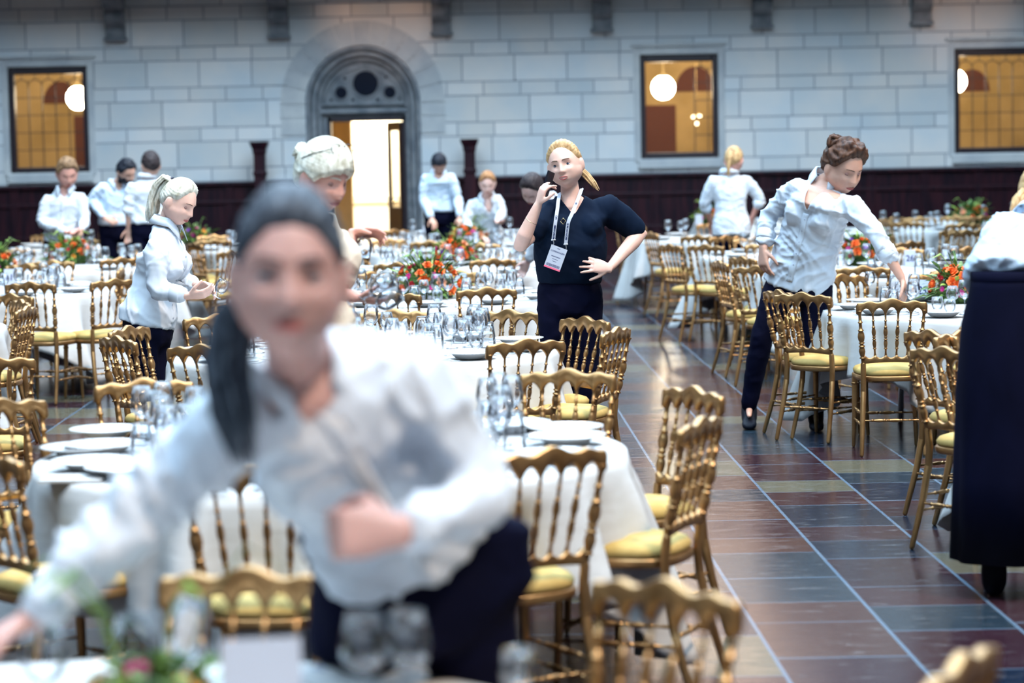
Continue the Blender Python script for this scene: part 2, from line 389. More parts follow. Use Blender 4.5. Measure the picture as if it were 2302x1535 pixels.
for nm, x0, x1, y0, y1 in (('wall_left', -16.3, -16, -10, 44), ('wall_right', 16, 16.3, -10, 44), ('wall_front', -16, 16, -10.3, -10)):
    bm = bmesh.new(); box(bm, x0, x1, y0, y1, 0, 13); struct(nm, bm, 'darkwall')
# inner wall of the portal recess
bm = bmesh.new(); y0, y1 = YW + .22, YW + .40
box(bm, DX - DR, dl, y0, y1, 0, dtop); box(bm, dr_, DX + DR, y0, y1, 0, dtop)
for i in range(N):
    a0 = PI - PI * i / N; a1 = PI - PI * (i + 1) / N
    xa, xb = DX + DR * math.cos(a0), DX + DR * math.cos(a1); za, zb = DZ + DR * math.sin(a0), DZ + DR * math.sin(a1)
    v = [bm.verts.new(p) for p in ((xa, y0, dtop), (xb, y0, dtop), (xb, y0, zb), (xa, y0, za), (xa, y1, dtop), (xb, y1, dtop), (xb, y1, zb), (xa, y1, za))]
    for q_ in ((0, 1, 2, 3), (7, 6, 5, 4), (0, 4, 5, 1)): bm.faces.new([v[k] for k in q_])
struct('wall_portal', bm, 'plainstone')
# portal mouldings
def arch_pts(r, y, n_=40, z_low=0.): return [Vector((DX - r, y, z_low))] + [Vector((DX + r * math.cos(PI - PI * i / n_), y, DZ + r * math.sin(PI - PI * i / n_))) for i in range(n_ + 1)] + [Vector((DX + r, y, z_low))]
bm = bmesh.new()
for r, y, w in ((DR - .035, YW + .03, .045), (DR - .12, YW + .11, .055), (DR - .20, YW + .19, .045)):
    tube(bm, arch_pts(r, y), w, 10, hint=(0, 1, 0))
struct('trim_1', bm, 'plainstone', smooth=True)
bm = bmesh.new()          # flush ring of voussoirs, a hair proud of the courses
nv = 13
for i in range(nv):
    a0 = PI - PI * i / nv - .006; a1 = PI - PI * (i + 1) / nv + .006
    rings = []
    for t in range(7):
        a = a0 + (a1 - a0) * t / 6; ca, sa = math.cos(a), math.sin(a)
        rings.append([Vector((DX + r * ca, y, DZ + r * sa)) for r, y in ((DR + .01, YW + .02), (DR + .01, YW - .022), (1.25, YW - .022), (1.25, YW + .02))])
    rings_mesh(bm, rings)
for s in (-1, 1):
    z = DZ
    for h in (.20, .27):
        xa, xb = sorted((DX + s * (DR + .01), DX + s * 1.25)); box(bm, xa, xb, YW - .022, YW + .02, z - h, z - .008); z -= h
MT['vous'] = M('voussoir_stone', (.44, .44, .45), .85); noise_col(MT['vous'], (.44, .44, .45), (.58, .56, .54), 2.5, 4)
struct('trim_2', bm, 'vous')
def ring(bm, cx, cz, y, r, w, seg=28):
    pts = [Vector((cx + r * math.cos(2 * PI * k / seg), y, cz + r * math.sin(2 * PI * k / seg))) for k in range(seg)]
    rings = []
    for k, p in enumerate(pts):
        o_ = Vector((p.x - cx, 0, p.z - cz)).normalized()
        rings.append([p + o_ * w * math.cos(2 * PI * j / 8) + Vector((0, 1, 0)) * w * math.sin(2 * PI * j / 8) for j in range(8)])
    rings_mesh(bm, rings, close=True)
bm = bmesh.new(); circ = [(820, 187, .19), (765, 208, .088), (875, 207, .088)]
for px_, py_, r in circ: ring(bm, wx(px_, py_), wz(px_, py_), YW + .21, r + .02, .02)
tube(bm, [Vector((DX + .60 * math.cos(PI - PI * i / 30), YW + .21, wz(820, 236) + .57 * math.sin(PI - PI * i / 30))) for i in range(31)], .022, 8, hint=(0, 1, 0))
box(bm, DX - .68, DX + .68, YW + .12, YW + .22, dtop + .05, dtop + .13, .015); box(bm, DX - .66, DX + .66, YW + .15, YW + .22, dtop + .17, dtop + .21, .01)
struct('trim_3', bm, 'plainstone', smooth=False)
for i, (px_, py_, r) in enumerate(circ):
    bm = bmesh.new(); lathe(bm, [(0, r), (.015, r)], 28, (wx(px_, py_), YW + .218, wz(px_, py_)), (wx(px_, py_), YW, wz(px_, py_))); struct('window_%d' % (4 + i), bm, 'darkglass')
bm = bmesh.new()
for px_, py_ in ((742, 224), (791, 223), (847, 222), (897, 221), (773, 175), (866, 172)):
    lathe(bm, [(0, .035), (.015, .03)], 3, (wx(px_, py_), YW + .219, wz(px_, py_)), (wx(px_, py_), YW, wz(px_, py_)))
struct('window_7', bm, 'darkglass')
# door frame + open glazed leaf
bm = bmesh.new()
for a, b_ in ((dl, dl + .05), (dr_ - .05, dr_)): box(bm, a, b_, YW + .16, YW + .30, 0, dtop)
box(bm, dl, dr_, YW + .16, YW + .30, dtop - .07, dtop)
df = struct('door_1', bm, 'frame')
def leaf(hx, ang, w, side):
    root = bpy.data.objects.new('door_leaf', None); COL.objects.link(root); root.parent = df; root.location = (hx, YW + .28, 0); root.rotation_euler = (0, 0, ang)
    bm = bmesh.new(); t_ = .045; h_ = dtop - .08
    box(bm, 0, .09, 0, t_, 0, h_); box(bm, w - .09, w, 0, t_, 0, h_); box(bm, .09, w - .09, 0, t_, h_ - .14, h_); box(bm, .09, w - .09, 0, t_, 0, .95)
    link('leaf_frame', bm, 'frame', root)
    bm = bmesh.new(); box(bm, .09, w - .09, .018, .026, .95, h_ - .14); link('pane', bm, 'pane', root)
    bm = bmesh.new(); lathe(bm, [(0, .012), (.03, .012), (.035, .03), (.06, .032), (.07, .01)], 12, (w - .05, 0, 1.02), (w - .05, -1, 1.02)); link('door_handle', bm, 'brass', root)
leaf(dr_ - .05, PI - math.radians(68), .62, 1)
# rooms behind: amber corridor and bright cream room
bm = bmesh.new(); yb = 41.2; zc = 3.9
xl, xr = dl - .25, dr_ + .55
box(bm, -16, xl, yb, yb + .1, 0, zc); box(bm, xr, 16, yb, yb + .1, 0, zc)
box(bm, xl - .05, xl, YW + T, yb, 0, zc); box(bm, xr, xr + .05, YW + T, yb, 0, zc)
struct('wall_corridor', bm, 'amber')
bm = bmesh.new(); box(bm, -16, 16, YW + T, yb + 2.6, zc, zc + .1); struct('ceiling_corridor', bm, 'cream')
bm = bmesh.new(); box(bm, xl, xr, 43.0, 43.1, 0, zc); box(bm, xl - .05, xl, yb, 43, 0, zc); box(bm, xr, xr + .05, yb, 43, 0, zc)
for zz_ in (.95, 1.02): box(bm, xl, xr, 42.95, 43.0, zz_ - .02, zz_ + .02)
for k in range(4):
    xx = xl + .12 + k * .42; box(bm, xx, xx + .03, 42.96, 43.0, 1.1, 3.2)
struct('wall_cream_room', bm, 'cream')
bm = bmesh.new(); xa = wx(742) ; box(bm, P(746, 300, 39.6).x, P(789, 300, 39.6).x, 39.6, 39.9, 0, zc); struct('pillar_1', bm, 'amber')
lamp('cream_room_light', 'AREA', ((xl + xr) / 2 + .1, 41.6, 3.75), 520, (1, .97, .88), (0, 0, 0), size=1.4)
# brick-red round arches and strips on the corridor wall, seen through the windows
def niche(cx, cz, r, x0, x1, z0):
    bm = bmesh.new(); rings = []
    pts = [Vector((cx - r, 0, cz))] + [Vector((cx + r * math.cos(PI - PI * i / 16), 0, cz + r * 1.25 * math.sin(PI - PI * i / 16))) for i in range(17)]
    vs_ = [bm.verts.new((p.x, yb - .02, p.z)) for p in pts[1:]]; vb = [bm.verts.new((p.x, yb, p.z)) for p in pts[1:]]
    bm.faces.new(vs_)
    for i in range(len(vs_)): j = (i + 1) % len(vs_); bm.faces.new((vs_[i], vb[i], vb[j], vs_[j]))
    box(bm, x0, x1, yb - .03, yb, z0, cz - .22)
    return bm
def cz(px_, py_, Y=41.0): return P(px_, py_, Y)
for i, (px_, py_, r, bx) in enumerate(((133, 232, .30, (160, 182)), (1565, 205, .34, (1452, 1520)), (2190, 205, .30, (2146, 2160)))):
    c_ = cz(px_, py_); struct('trim_%d' % (4 + i), niche(c_.x, c_.z, r, cz(bx[0], 200).x, cz(bx[1], 200).x, 0), 'brick')
# windows
def window(n_, rect, clear_from=None, clear_to=None):
    x0, x1, z0, z1 = rect
    bm = bmesh.new(); w = .085; ya, ybk = YW + .03, YW + .16
    box(bm, x0, x0 + w, ya, ybk, z0, z1, .012); box(bm, x1 - w, x1, ya, ybk, z0, z1, .012)
    box(bm, x0 + w, x1 - w, ya, ybk, z1 - w * 1.3, z1, .012); box(bm, x0 + w, x1 - w, ya, ybk, z0, z0 + w, .012)
    wf = struct('window_%d' % n_, bm, 'frame')
    gx0, gx1, gz0, gz1 = x0 + w, x1 - w, z0 + w, z1 - w * 1.3
    bm = bmesh.new(); box(bm, gx0, gx1, YW + .10, YW + .106, gz0, gz1); link('pane', bm, 'pane', wf)
    bm = bmesh.new(); sp_ = .205; k = 0; x = gx0
    lo = gx0 if clear_to is None else clear_to
    x = lo
    while x < gx1 - .02:
        if x > gx0 + .01: box(bm, x - .007, x + .007, YW + .085, YW + .10, gz0, gz1 - .16)
        cx_, rr = x + sp_ / 2, sp_ / 2
        pts = [Vector((cx_ + rr * math.cos(PI - PI * i / 10), YW + .092, gz1 - .16 + .085 * math.sin(PI - PI * i / 10))) for i in range(11)]
        pts = [p for p in pts if p.x < gx1]
        if len(pts) > 2: tube(bm, pts, .008, 6, hint=(0, 1, 0))
        if gx0 + .02 < cx_ < gx1: box(bm, cx_ - .006, cx_ + .006, YW + .085, YW + .10, gz1 - .08, gz1)
        x += sp_
    z = gz0 + .26
    while z < gz1 - .2: box(bm, lo, gx1, YW + .085, YW + .10, z - .006, z + .006); z += .265
    link('lead_lattice', bm, 'lead', wf)
    # stone surround
    bm = bmesh.new()
    box(bm, x0 - .10, x0, YW - .02, YW + .04, z0 - .05, z1 + .10, .01); box(bm, x1, x1 + .10, YW - .02, YW + .04, z0 - .05, z1 + .10, .01)
    box(bm, x0, x1, YW - .02, YW + .04, z1, z1 + .10, .01); box(bm, x0 - .14, x1 + .14, YW - .05, YW + .02, z1 + .12, z1 + .17, .012)
    box(bm, x0 - .05, x1 + .05, YW - .06, YW + .10, z0 - .16, z0 - .01, .02)
    struct('trim_%d' % (9 + n_), bm, 'vous')
window(1, WR[0]); window(2, WR[1], clear_to=P(1562, 200, YW).x); window(3, WR[2])
lamp_lbl = ['white globe lamp behind the window above the sandy-haired waiter', 'round white globe lamp hanging in the window by the phone caller', 'globe lamp half hidden by the frame of the window at the edge']
for i, (px_, py_, Y) in enumerate(((176, 220, 38.6), (1491, 197, 38.6), (2146, 183, 38.6))):
    c_ = P(px_, py_, Y)
    t = empty('pendant_lamp', c_, 0, lamp_lbl[i], 'lamp', 'globe lamps behind the windows')
    bm = bmesh.new(); ellipsoid(bm, (0, 0, 0), (.185, 0, 0), (0, .185, 0), (0, 0, .19), 24, 14); link('globe', bm, 'globe', t, True)
    bm = bmesh.new(); lathe(bm, [(0, .07), (.03, .055), (.06, .015), (zc - c_.z - .17, .012)], 12, (0, 0, .17), (0, 0, 2)); link('stem', bm, 'brass', t, True)
    for dx_ in (-.9, .9): lamp('corridor_fill', 'POINT', (c_.x + dx_, 39.2, 3.3), 40, (1, .84, .60), shadow_soft_size=.25)  # extra fill lights beside each globe, no fittings built
t = empty('pendant_lamp', P(1566, 275, 40.3), 0, 'small bright lamp cluster low in the window by the phone caller', 'lamp')
for dx_, dz_ in ((-.05, .09), (.05, .10), (0, -.02)):
    bm = bmesh.new(); ellipsoid(bm, (dx_, 0, dz_), (.030, 0, 0), (0, .030, 0), (0, 0, .030), 10, 6); link('bulb', bm, 'bulb', t, True)
bm = bmesh.new(); tube(bm, [V3 for V3 in (Vector((0, 0, .02)), Vector((0, 0, 1.2)))], .006, 6); tube(bm, [Vector((-.05, 0, .13)), Vector((0, 0, .16)), Vector((.05, 0, .14))], .006, 6); link('fitting', bm, 'brass', t, True)
# gallery slab on corbels, upper wall courses
bm = bmesh.new(); box(bm, -16, 16, YW - 1.8, YW, 4.38, 4.75); struct('trim_20', bm, 'plainstone')
for i, (px_, py_) in enumerate(((262, 88), (628, 82), (993, 75), (1353, 68), (1712, 60), (2070, 52), (-104, 95))):
    x = wx(px_, py_); zb = wz(px_, py_); bm = bmesh.new(); hw = .145
    prof = [(0, zb), (-.10, zb), (-.13, zb + .03), (-.14, zb + .12), (-.11, zb + .16), (-.17, zb + .19), (-.25, zb + .27), (-.26, zb + .36), (-.22, zb + .42), (-.32, zb + .46), (-.45, zb + .55), (-.48, zb + .68), (-.44, zb + .74), (-.62, zb + .80), (-.66, 4.38), (0, 4.38)]
    f = [[Vector((x + s * hw, YW + y, z)) for y, z in prof] for s in (-1, 1)]
    rings_mesh(bm, f)
    box(bm, x - .17, x + .17, YW - .18, YW, zb - .03, zb + .02, .01)
    struct('trim_%d' % (21 + i), bm, 'plainstone')
# wainscot with panels
bm = bmesh.new(); zt = wz(1151, 396)
segs = [(-15.9, DX - DR - .12), (DX + DR + .12, 15.9)]
for a, b_ in segs:
    box(bm, a, b_, YW - .08, YW, 0, zt - .05); box(bm, a, b_, YW - .14, YW, zt - .06, zt, .012); box(bm, a, b_, YW - .12, YW, 0, .14, .01)
    box(bm, a, b_, YW - .11, YW, zt - .34, zt - .28, .008); box(bm, a, b_, YW - .11, YW, .55, .61, .008)
    x = a + .1
    while x < b_ - .1: box(bm, x, x + .12, YW - .105, YW, .14, zt - .06, .006); x += .82
struct('trim_30', bm, 'wood')
# unseen ceiling, added to narrow the sky light to a long skylight
bm = bmesh.new(); box(bm, -16, -9, -10, 44, 13, 13.3); box(bm, 9, 16, -10, 44, 13, 13.3); box(bm, -9, 9, -10, -3.5, 13, 13.3); box(bm, -9, 9, 32, 44, 13, 13.3)
struct('ceiling', bm, 'cream')
# added warm spots without fittings, for sun patches on the wall and floor glow
def spot(x, y, z, tx, tz, e, blend=.7, size=40, col=(1, .66, .45)):
    o = lamp('added_warm_spot', 'SPOT', (x, y, z), e, col, spot_size=math.radians(size), spot_blend=blend, shadow_soft_size=.15)
    o.rotation_euler = (Vector((tx, YW, tz)) - Vector((x, y, z))).to_track_quat('-Z', 'Y').to_euler()
spot(0.5, 27, 8.2, 2.4, 6.9, 26000, .8, 28)
spot(-2.4, 30.5, 5.2, -1.9, 3.85, 420, .9, 20); spot(7.2, 30.5, 5.2, 6.9, 3.75, 300, .9, 20)
for i, (px_, py_) in enumerate(((583, 318), (1055, 312))):
    p = P(px_, py_, YW - .45); bm = bmesh.new()
    sec = [(0, .105), (.2, .105), (.22, .085), (p.z - .52, .085), (p.z - .50, .10), (p.z - .46, .10), (p.z - .44, .085), (p.z - .20, .085), (p.z - .16, .10), (p.z - .12, .10), (p.z - .05, .13), (p.z, .14)]
    rings_mesh(bm, [[Vector((p.x + sx_ * r, p.y + sy_ * r, z)) for sx_, sy_ in ((-1, -1), (1, -1), (1, 1), (-1, 1))] for z, r in sec])
    box(bm, p.x - .06, p.x + .06, p.y, YW - .14, 0, p.z - .6)
    struct('pillar_%d' % (2 + i), bm, 'wood')
# ---------------------------------------------------------------- chair
def Pz(px, py, z):
    d = CAM_R @ Vector(((px - 1151) / F_PX, -(py - 767.5) / F_PX, -1.0)); t = (z - CAM_H) / d.z
    return Vector((0, 0, CAM_H)) + d * t
SPX = (-.108, -.036, .036, .108)
def crest_mesh():
    bm = bmesh.new(); rings = []; n_ = 72
    for i in range(n_ + 1):
        x = -.2 + .4 * i / n_; ax = abs(x)
        top = .866 + .033 * math.exp(-(x / .058) ** 2) + .017 * math.exp(-((ax - .125) / .036) ** 2) + .006 * math.exp(-((ax - .185) / .02) ** 2)
        if ax > .188: top -= .012 * ((ax - .188) / .012) ** 2
        u_ = ((x + .180) % .072) / .072
        if ax > .182: bot = .800 + .01 * (ax - .182) / .018
        else: bot = .800 + .040 * math.sin(PI * min(max(u_, 0), 1)) ** .85 + .006 * math.exp(-(x / .06) ** 2)
        t = .0145 if ax < .19 else .0145 - .005 * (ax - .19) / .01
        yb = .004 * (1 - (x / .2) ** 2) - .006
        r_ = .005; rc = []
        for yy, zz in ((-t, bot + r_), (-t + r_, bot), (t - r_, bot), (t, bot + r_), (t, top - r_), (t - r_, top), (-t + r_, top), (-t, top - r_)):
            rc.append(Vector((x, yy - yb - (zz - .80) * .10 + .008, zz)))
        rings.append(rc)
    rings_mesh(bm, rings); return bm
def lower_rail_mesh():
    bm = bmesh.new(); rings = []; n_ = 60
    for i in range(n_ + 1):
        x = -.156 + .312 * i / n_; u_ = ((x + .15) % .06) / .06
        top = .575 - .020 * math.sin(PI * u_) ** .7; bot = .522 + .008 * math.cos(PI * x / .312)
        t = .0115; y0 = .068; r_ = .004
        rings.append([Vector((x, y0 + a, b_)) for a, b_ in ((-t, bot + r_), (-t + r_, bot), (t - r_, bot), (t, bot + r_), (t, top - r_), (t - r_, top), (-t + r_, top), (-t, top - r_))])
    rings_mesh(bm, rings); return bm
def turned(L, r, kind):
    """profile (t, r) of a turned member of length L"""
    pts = [(0, .55), (.02, .75), (.04, .62), (.09, .50), (.16, .55), (.165, .95), (.18, .95), (.185, .6), (.23, .85), (.28, 1.05), (.33, .95), (.36, .6), (.365, 1.0), (.385, 1.0), (.39, .62), (.42, .62), (.425, .95), (.44, .95), (.445, .65), (.49, 1.0), (.54, 1.15), (.60, 1.0), (.64, .62), (.645, .95), (.66, .95), (.665, .58), (.78, .50), (.785, .8), (.80, .8), (.805, .5), (.92, .52), (.97, .72), (1, .95)]
    return [(t * L, r * q_) for t, q_ in pts]
def make_chair():
    t = empty('banquet_chair')
    link('crest_rail', crest_mesh(), 'gold', t, True)
    link('lower_rail', lower_rail_mesh(), 'gold', t, True)
    for s in (-1, 1):          # back posts with turned upper half, plain raked rear leg below
        bm = bmesh.new(); a, b_ = Vector((s * .157, .070, .50)), Vector((s * .182, .004, .83))
        lathe(bm, turned((b_ - a).length, .0175, 0), 12, a, b_)
        tube(bm, [Vector((s * .157, .069, .52)), Vector((s * .156, .078, .44)), Vector((s * .158, .07, .34))], [.0155, .0165, .0165], 10)
        link('back_post', bm, 'gold', t, True)
        bm = bmesh.new(); tube(bm, [Vector((s * .158, .071, .36)), Vector((s * .165, .045, .22)), Vector((s * .178, -.015, .011))], [.0165, .0155, .0120], 10)
        link('leg', bm, 'gold', t, True)
        bm = bmesh.new(); tube(bm, [Vector((s * .172, .435, .43)), Vector((s * .176, .442, .2)), Vector((s * .182, .452, .010))], [.0185, .015, .0105], 10)
        lathe(bm, [(0, .017), (.004, .021), (.010, .021), (.014, .017)], 12, (s * .173, .437, .37), (s * .172, .436, .43))
        link('leg', bm, 'gold', t, True)
        for z in (.17, .235):
            bm = bmesh.new(); a = Vector((s * .166, .05 + (z - .2) * .3, z)); b_ = Vector((s * .178, .445, z)); L = (b_ - a).length
            lathe(bm, turned(L, .0095, 1), 8, a, b_); link('stretcher', bm, 'gold', t, True)
    for z, y in ((.20, .445), (.20, .04)):
        bm = bmesh.new(); a = Vector((-.17, y, z)); b_ = Vector((.17, y, z)); lathe(bm, turned(.34, .0095, 1), 8, a, b_); link('stretcher', bm, 'gold', t, True)
    for x in SPX:
        bm = bmesh.new(); a, b_ = Vector((x * .833, .067, .565)), Vector((x, .003, .822)); lathe(bm, turned((b_ - a).length, .0108, 0), 8, a, b_); link('spindle', bm, 'gold', t, True)
    def seat_outline(k, g):
        out = []
        for i in range(k):
            a = 2 * PI * i / k; ca, sa = math.cos(a), math.sin(a)
            x = math.copysign(abs(ca) ** .62, ca); y = math.copysign(abs(sa) ** .62, sa)
            hw = .175 + .035 * (y + 1) / 2 * 1.0
            out.append((x * (hw + g), .262 + y * (.200 + g)))
        return out
    bm = bmesh.new()
    rings_mesh(bm, [[Vector((x, y, z)) for x, y in seat_outline(40, g_)] for z, g_ in ((.418, -.006), (.424, 0), (.444, .002), (.450, -.004))]); link('seat_frame', bm, 'gold', t, True)
    bm = bmesh.new()
    rings_mesh(bm, [[Vector((x, y, z)) for x, y in seat_outline(40, g_)] for z, g_ in ((.446, -.016), (.456, -.006), (.472, -.004), (.488, -.016), (.498, -.045), (.503, -.09), (.505, -.14))]); link('seat_cushion', bm, 'seat', t, True)
    return t
CHAIR0 = make_chair(); chair_used = [False]

# ---------------------------------------------------------------- tables
TAB = {   # key: (x, y, cloth angle, words for labels)
    'T0': (-.80, 3.87, 20, 'the blurred table at the bottom edge'),
    'T1': (-.62, 8.20, 38, 'the table behind the blurred waitress'),
    'T2': (-.77, 12.5, 12, 'the table beside the phone caller'),
    'T4': (-.58, 16.85, 30, 'table nineteen with the flower bowl'),
    'T5': (-.50, 21.0, 50, 'the table beyond table nineteen'),
    'T6': (-.55, 25.3, 5, 'the table before the redhead'),
    'T7': (-.6, 30.0, 25, 'the table nearest the lit doorway'),
    'T3': (2.93, 14.85, 33, 'table twenty-five'),
    'T26': (2.95, 19.3, 10, 'table twenty-six'),
    'TR': (3.10, 10.6, 40, 'the table by the wide black trousers'),
    'T27': (2.8, 22.7, 28, 'the table before the ponytailed waitress'),
    'T28': (4.55, 29.1, 15, 'the table beyond table twenty-six'),
    'T29': (2.4, 27.5, 44, 'the table behind the ponytailed waitress'),
    'T30': (6.35, 32.1, 10, 'the flowered table against the panelling'),
    'T31': (3.55, 33.3, 30, 'the long-glassed table by the panelling'),
    'T11': (-4.15, 19.0, 20, 'table eleven'),
    'T12': (-4.15, 23.1, 40, 'the flowered table beyond table eleven'),
    'T13': (-3.95, 28.2, 15, 'table sixteen'),
    'T14': (-3.7, 31.8, 30, 'the table by the two dark-haired waiters'),
    'T15': (-2.95, 27.0, 22, 'the table beyond the ponytailed blonde'),
    'TL': (-4.15, 14.9, 18, 'the table cut by the side edge'),
}
del TAB['T15']
TAB['T13'] = (-4.9, 28.9, 15, 'table sixteen'); TAB['T14'] = (-2.55, 27.0, 30, 'the table beyond the ponytailed blonde')
used_slots = {}
HALF = ['twelve', 'half past twelve', 'one', 'half past one', 'two', 'half past two', 'three', 'half past three', 'four', 'half past four', 'five', 'half past five', 'six', 'half past six', 'seven', 'half past seven', 'eight', 'half past eight', 'nine', 'half past nine', 'ten', 'half past ten', 'eleven', 'half past eleven']
def slot(key, x, y, kind):
    tx, ty = TAB[key][:2]; a = math.degrees(math.atan2(x - tx, y - ty)) % 360; s0 = int(round(a / 15)) % 24
    u_ = used_slots.setdefault((key, kind), set())
    for d in (0, 1, -1, 2, -2, 3, -3, 4, -4, 5, 6, 7):
        if (s0 + d) % 24 not in u_: s0 = (s0 + d) % 24; break
    u_.add(s0); w = HALF[s0]
    return w if w.startswith('half') else w + " o'clock"
def cloth_mesh(R, half, seed, segs=200):
    rnd = random.Random(seed); ph = rnd.random() * 6; k1 = rnd.choice((13, 15, 17)); bm = bmesh.new(); NJ = 16
    rings = [[Vector((R * f * math.cos(2 * PI * i / segs), R * f * math.sin(2 * PI * i / segs), 0)) for i in range(segs)] for f in (.05, .5, .93, .985)]
    for j in range(NJ + 1):
        rg_ = []
        for i in range(segs):
            th = 2 * PI * i / segs; L = half / max(abs(math.cos(th)), abs(math.sin(th)))
            cor = (abs(math.sin(2 * th))) ** 3; dm = min(L - R, .69); f = j / NJ; d = dm * f
            w = math.sin(k1 * th + ph) * .5 + math.sin((k1 * 2 + 3) * th + ph * 2) * .25 + math.cos(4 * th + PI) * .3 + .35 * math.sin(7 * th + 1.3 * ph)
            r = R + .004 + .010 * min(1, j / 2) + d * (.13 + .30 * w * min(1, d / .12)) + d * cor * .05 * math.sin(10 * th + ph)
            z = -d if j else -.002
            rg_.append(Vector((r * math.cos(th), r * math.sin(th), z)))
        rings.append(rg_)
    R_ = rings_mesh(bm, rings, cap=False)
    bm.faces.new(R_[0]); return bm
def make_table(key):
    x, y, ang, words_ = TAB[key]
    R = 1.0
    t = empty('banquet_table', (x, y, 0), 0, 'round banquet table under the white cloth, ' + words_, 'table', 'banquet tables')
    bm = bmesh.new(); lathe(bm, [(0, R - .012), (.006, R - .006), (.022, R - .006), (.026, R - .012)], 64, (0, 0, .715), (0, 0, 1)); link('table_top', bm, 'wood', t)
    for a in (45, 135, 225, 315):
        bm = bmesh.new(); tube(bm, [Vector((.62 * math.cos(math.radians(a)), .62 * math.sin(math.radians(a)), .715)), Vector((.66 * math.cos(math.radians(a)), .66 * math.sin(math.radians(a)), .02))], .018, 8); link('leg', bm, 'silver', t, True)
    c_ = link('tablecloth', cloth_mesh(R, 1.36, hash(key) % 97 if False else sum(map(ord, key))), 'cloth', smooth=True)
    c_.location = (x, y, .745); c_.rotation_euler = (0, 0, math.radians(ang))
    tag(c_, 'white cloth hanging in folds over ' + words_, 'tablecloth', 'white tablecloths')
    s = c_.modifiers.new('thick', 'SOLIDIFY'); s.thickness = .002; s.offset = -1
for k in TAB: make_table(k)
ch_words = 'gilded spindle-back chair'
def chair(px, py, key, yaw=None, dyaw=0, dY=0, zc=.895, wx_=None):
    if wx_ is not None: p = Vector((wx_[0], wx_[1], 0))
    else:
        p = Pz(px, py, zc)
        if dY: p = Vector((p.x * (p.y + dY) / p.y, p.y + dY, 0))
    tx, ty = TAB[key][:2]
    if yaw is None: yaw = math.degrees(math.atan2(-(tx - p.x), ty - p.y)) + dyaw
    o = CHAIR0 if not chair_used[0] else dup(CHAIR0)
    chair_used[0] = True
    o.location = (p.x, p.y, 0); o.rotation_euler = (0, 0, math.radians(yaw))
    tag(o, 'gilt chair with mustard seat, %s at %s' % (slot(key, p.x, p.y, 'chair'), TAB[key][3]), 'chair', 'gilded chairs around ' + TAB[key][3])
    return o
for a in [
    (560, 1275, 'T0'), (1500, 1302, 'T0', None, 4), (2165, 1470, 'T0', 62), (0, 0, 'T0', None, 0, 0, .895, (-1.62, 4.75)),
    (565, 1050, 'T1'), (1240, 1005, 'T1'), (1578, 937, 'T1', 66), (1562, 868, 'T1', 118), (1277, 829, 'T1', 165), (323, 850, 'T1', 195), (0, 896, 'T1', 228), (0, 0, 'T1', -46, 0, 0, .895, (-1.60, 7.25)),
    (1183, 761, 'T2', 22), (452, 774, 'T2', -28), (488, 705, 'T2', 200), (262, 755, 'T2', -55), (287, 732, 'T2', 248), (1317, 711, 'T2', 128), (1387, 735, 'T2', 68), (1145, 695, 'T2', 155), (885, 694, 'T2'), (770, 775, 'T2'),
    (1094, 645, 'T4', 10), (832, 610, 'T4', 205), (1033, 607, 'T4', 170), (880, 655, 'T4', -18), (640, 640, 'T4', -60),
    (1108, 580, 'T5', 14), (892, 589, 'T5', -12), (876, 536, 'T5', 195), (1080, 546, 'T5', 168), (1165, 560, 'T5', 110), (820, 560, 'T5', -80),
    (886, 515, 'T6', 215), (1190, 512, 'T6', 110), (965, 540, 'T6', 0), (1080, 540, 'T6', -10, 0, -.6),
    (2005, 671, 'T3', -3), (1803, 657, 'T3', -38), (1750, 645, 'T3', -68, 0, -.28), (1891, 622, 'T3', 205, 0, .35), (2108, 617, 'T3', 185, 0, .35), (2290, 655, 'T3', 100),
    (2090, 741, 'TR', -62), (2122, 779, 'TR', -52), (2235, 720, 'TR', 200), (2160, 742, 'TR', 220),
    (1940, 597, 'T26', -6), (1617, 585, 'T26', -78), (1668, 576, 'T26', -62), (1700, 597, 'T26', -35), (2176, 566, 'T26', 195, 0, 1.0), (2146, 600, 'T26', 25), (2025, 568, 'T26', 178, 0, 1.0), (1790, 590, 'T26', 215), (2048, 541, 'T28', 40),
    (1505, 548, 'T27', -62), (1585, 549, 'T27', -38), (1632, 532, 'T27', 205, 0, .4), (1692, 536, 'T27', 185, 0, .4), (1569, 528, 'T29', -30), (1722, 545, 'T27', 160), (1462, 521, 'T29', -72), (1417, 515, 'T29', -30, 0, 1.5),
    (1985, 493, 'T28', -75), (2040, 497, 'T28', -30), (2165, 500, 'T28', 5), (2142, 514, 'T28', 40), (2172, 516, 'T28', 15), (2217, 507, 'T28', 60),
    (2068, 487, 'T31', -10), (2010, 487, 'T31', 20), (2210, 484, 'T30', 10), (2150, 484, 'T30', -20), (1600, 500, 'T29', 200),
    (67, 633, 'T11', -14), (257, 626, 'T11', 40), (273, 601, 'T11', 92), (272, 578, 'T12', 30), (118, 584, 'T11', 178), (62, 600, 'T11', 172, 0, .75), (0, 0, 'T12', 205, 0, 0, .895, (-4.98, 24.35)), (208, 537, 'T12', 165), (304, 562, 'T12', 105),
    (245, 518, 'T13', 135), (100, 526, 'T13', -20),
    (48, 673, 'TL', 118), (60, 688, 'TL', 84), (25, 665, 'TL', 150, 0, .3), (-20, 800, 'TL', 20),
    (481, 537, 'T14', 10), (480, 527, 'T14', 195), (436, 545, 'T14', -60), (520, 560, 'T14', 55, 0, -.2), (425, 520, 'T14', 230),
]: chair(*a)

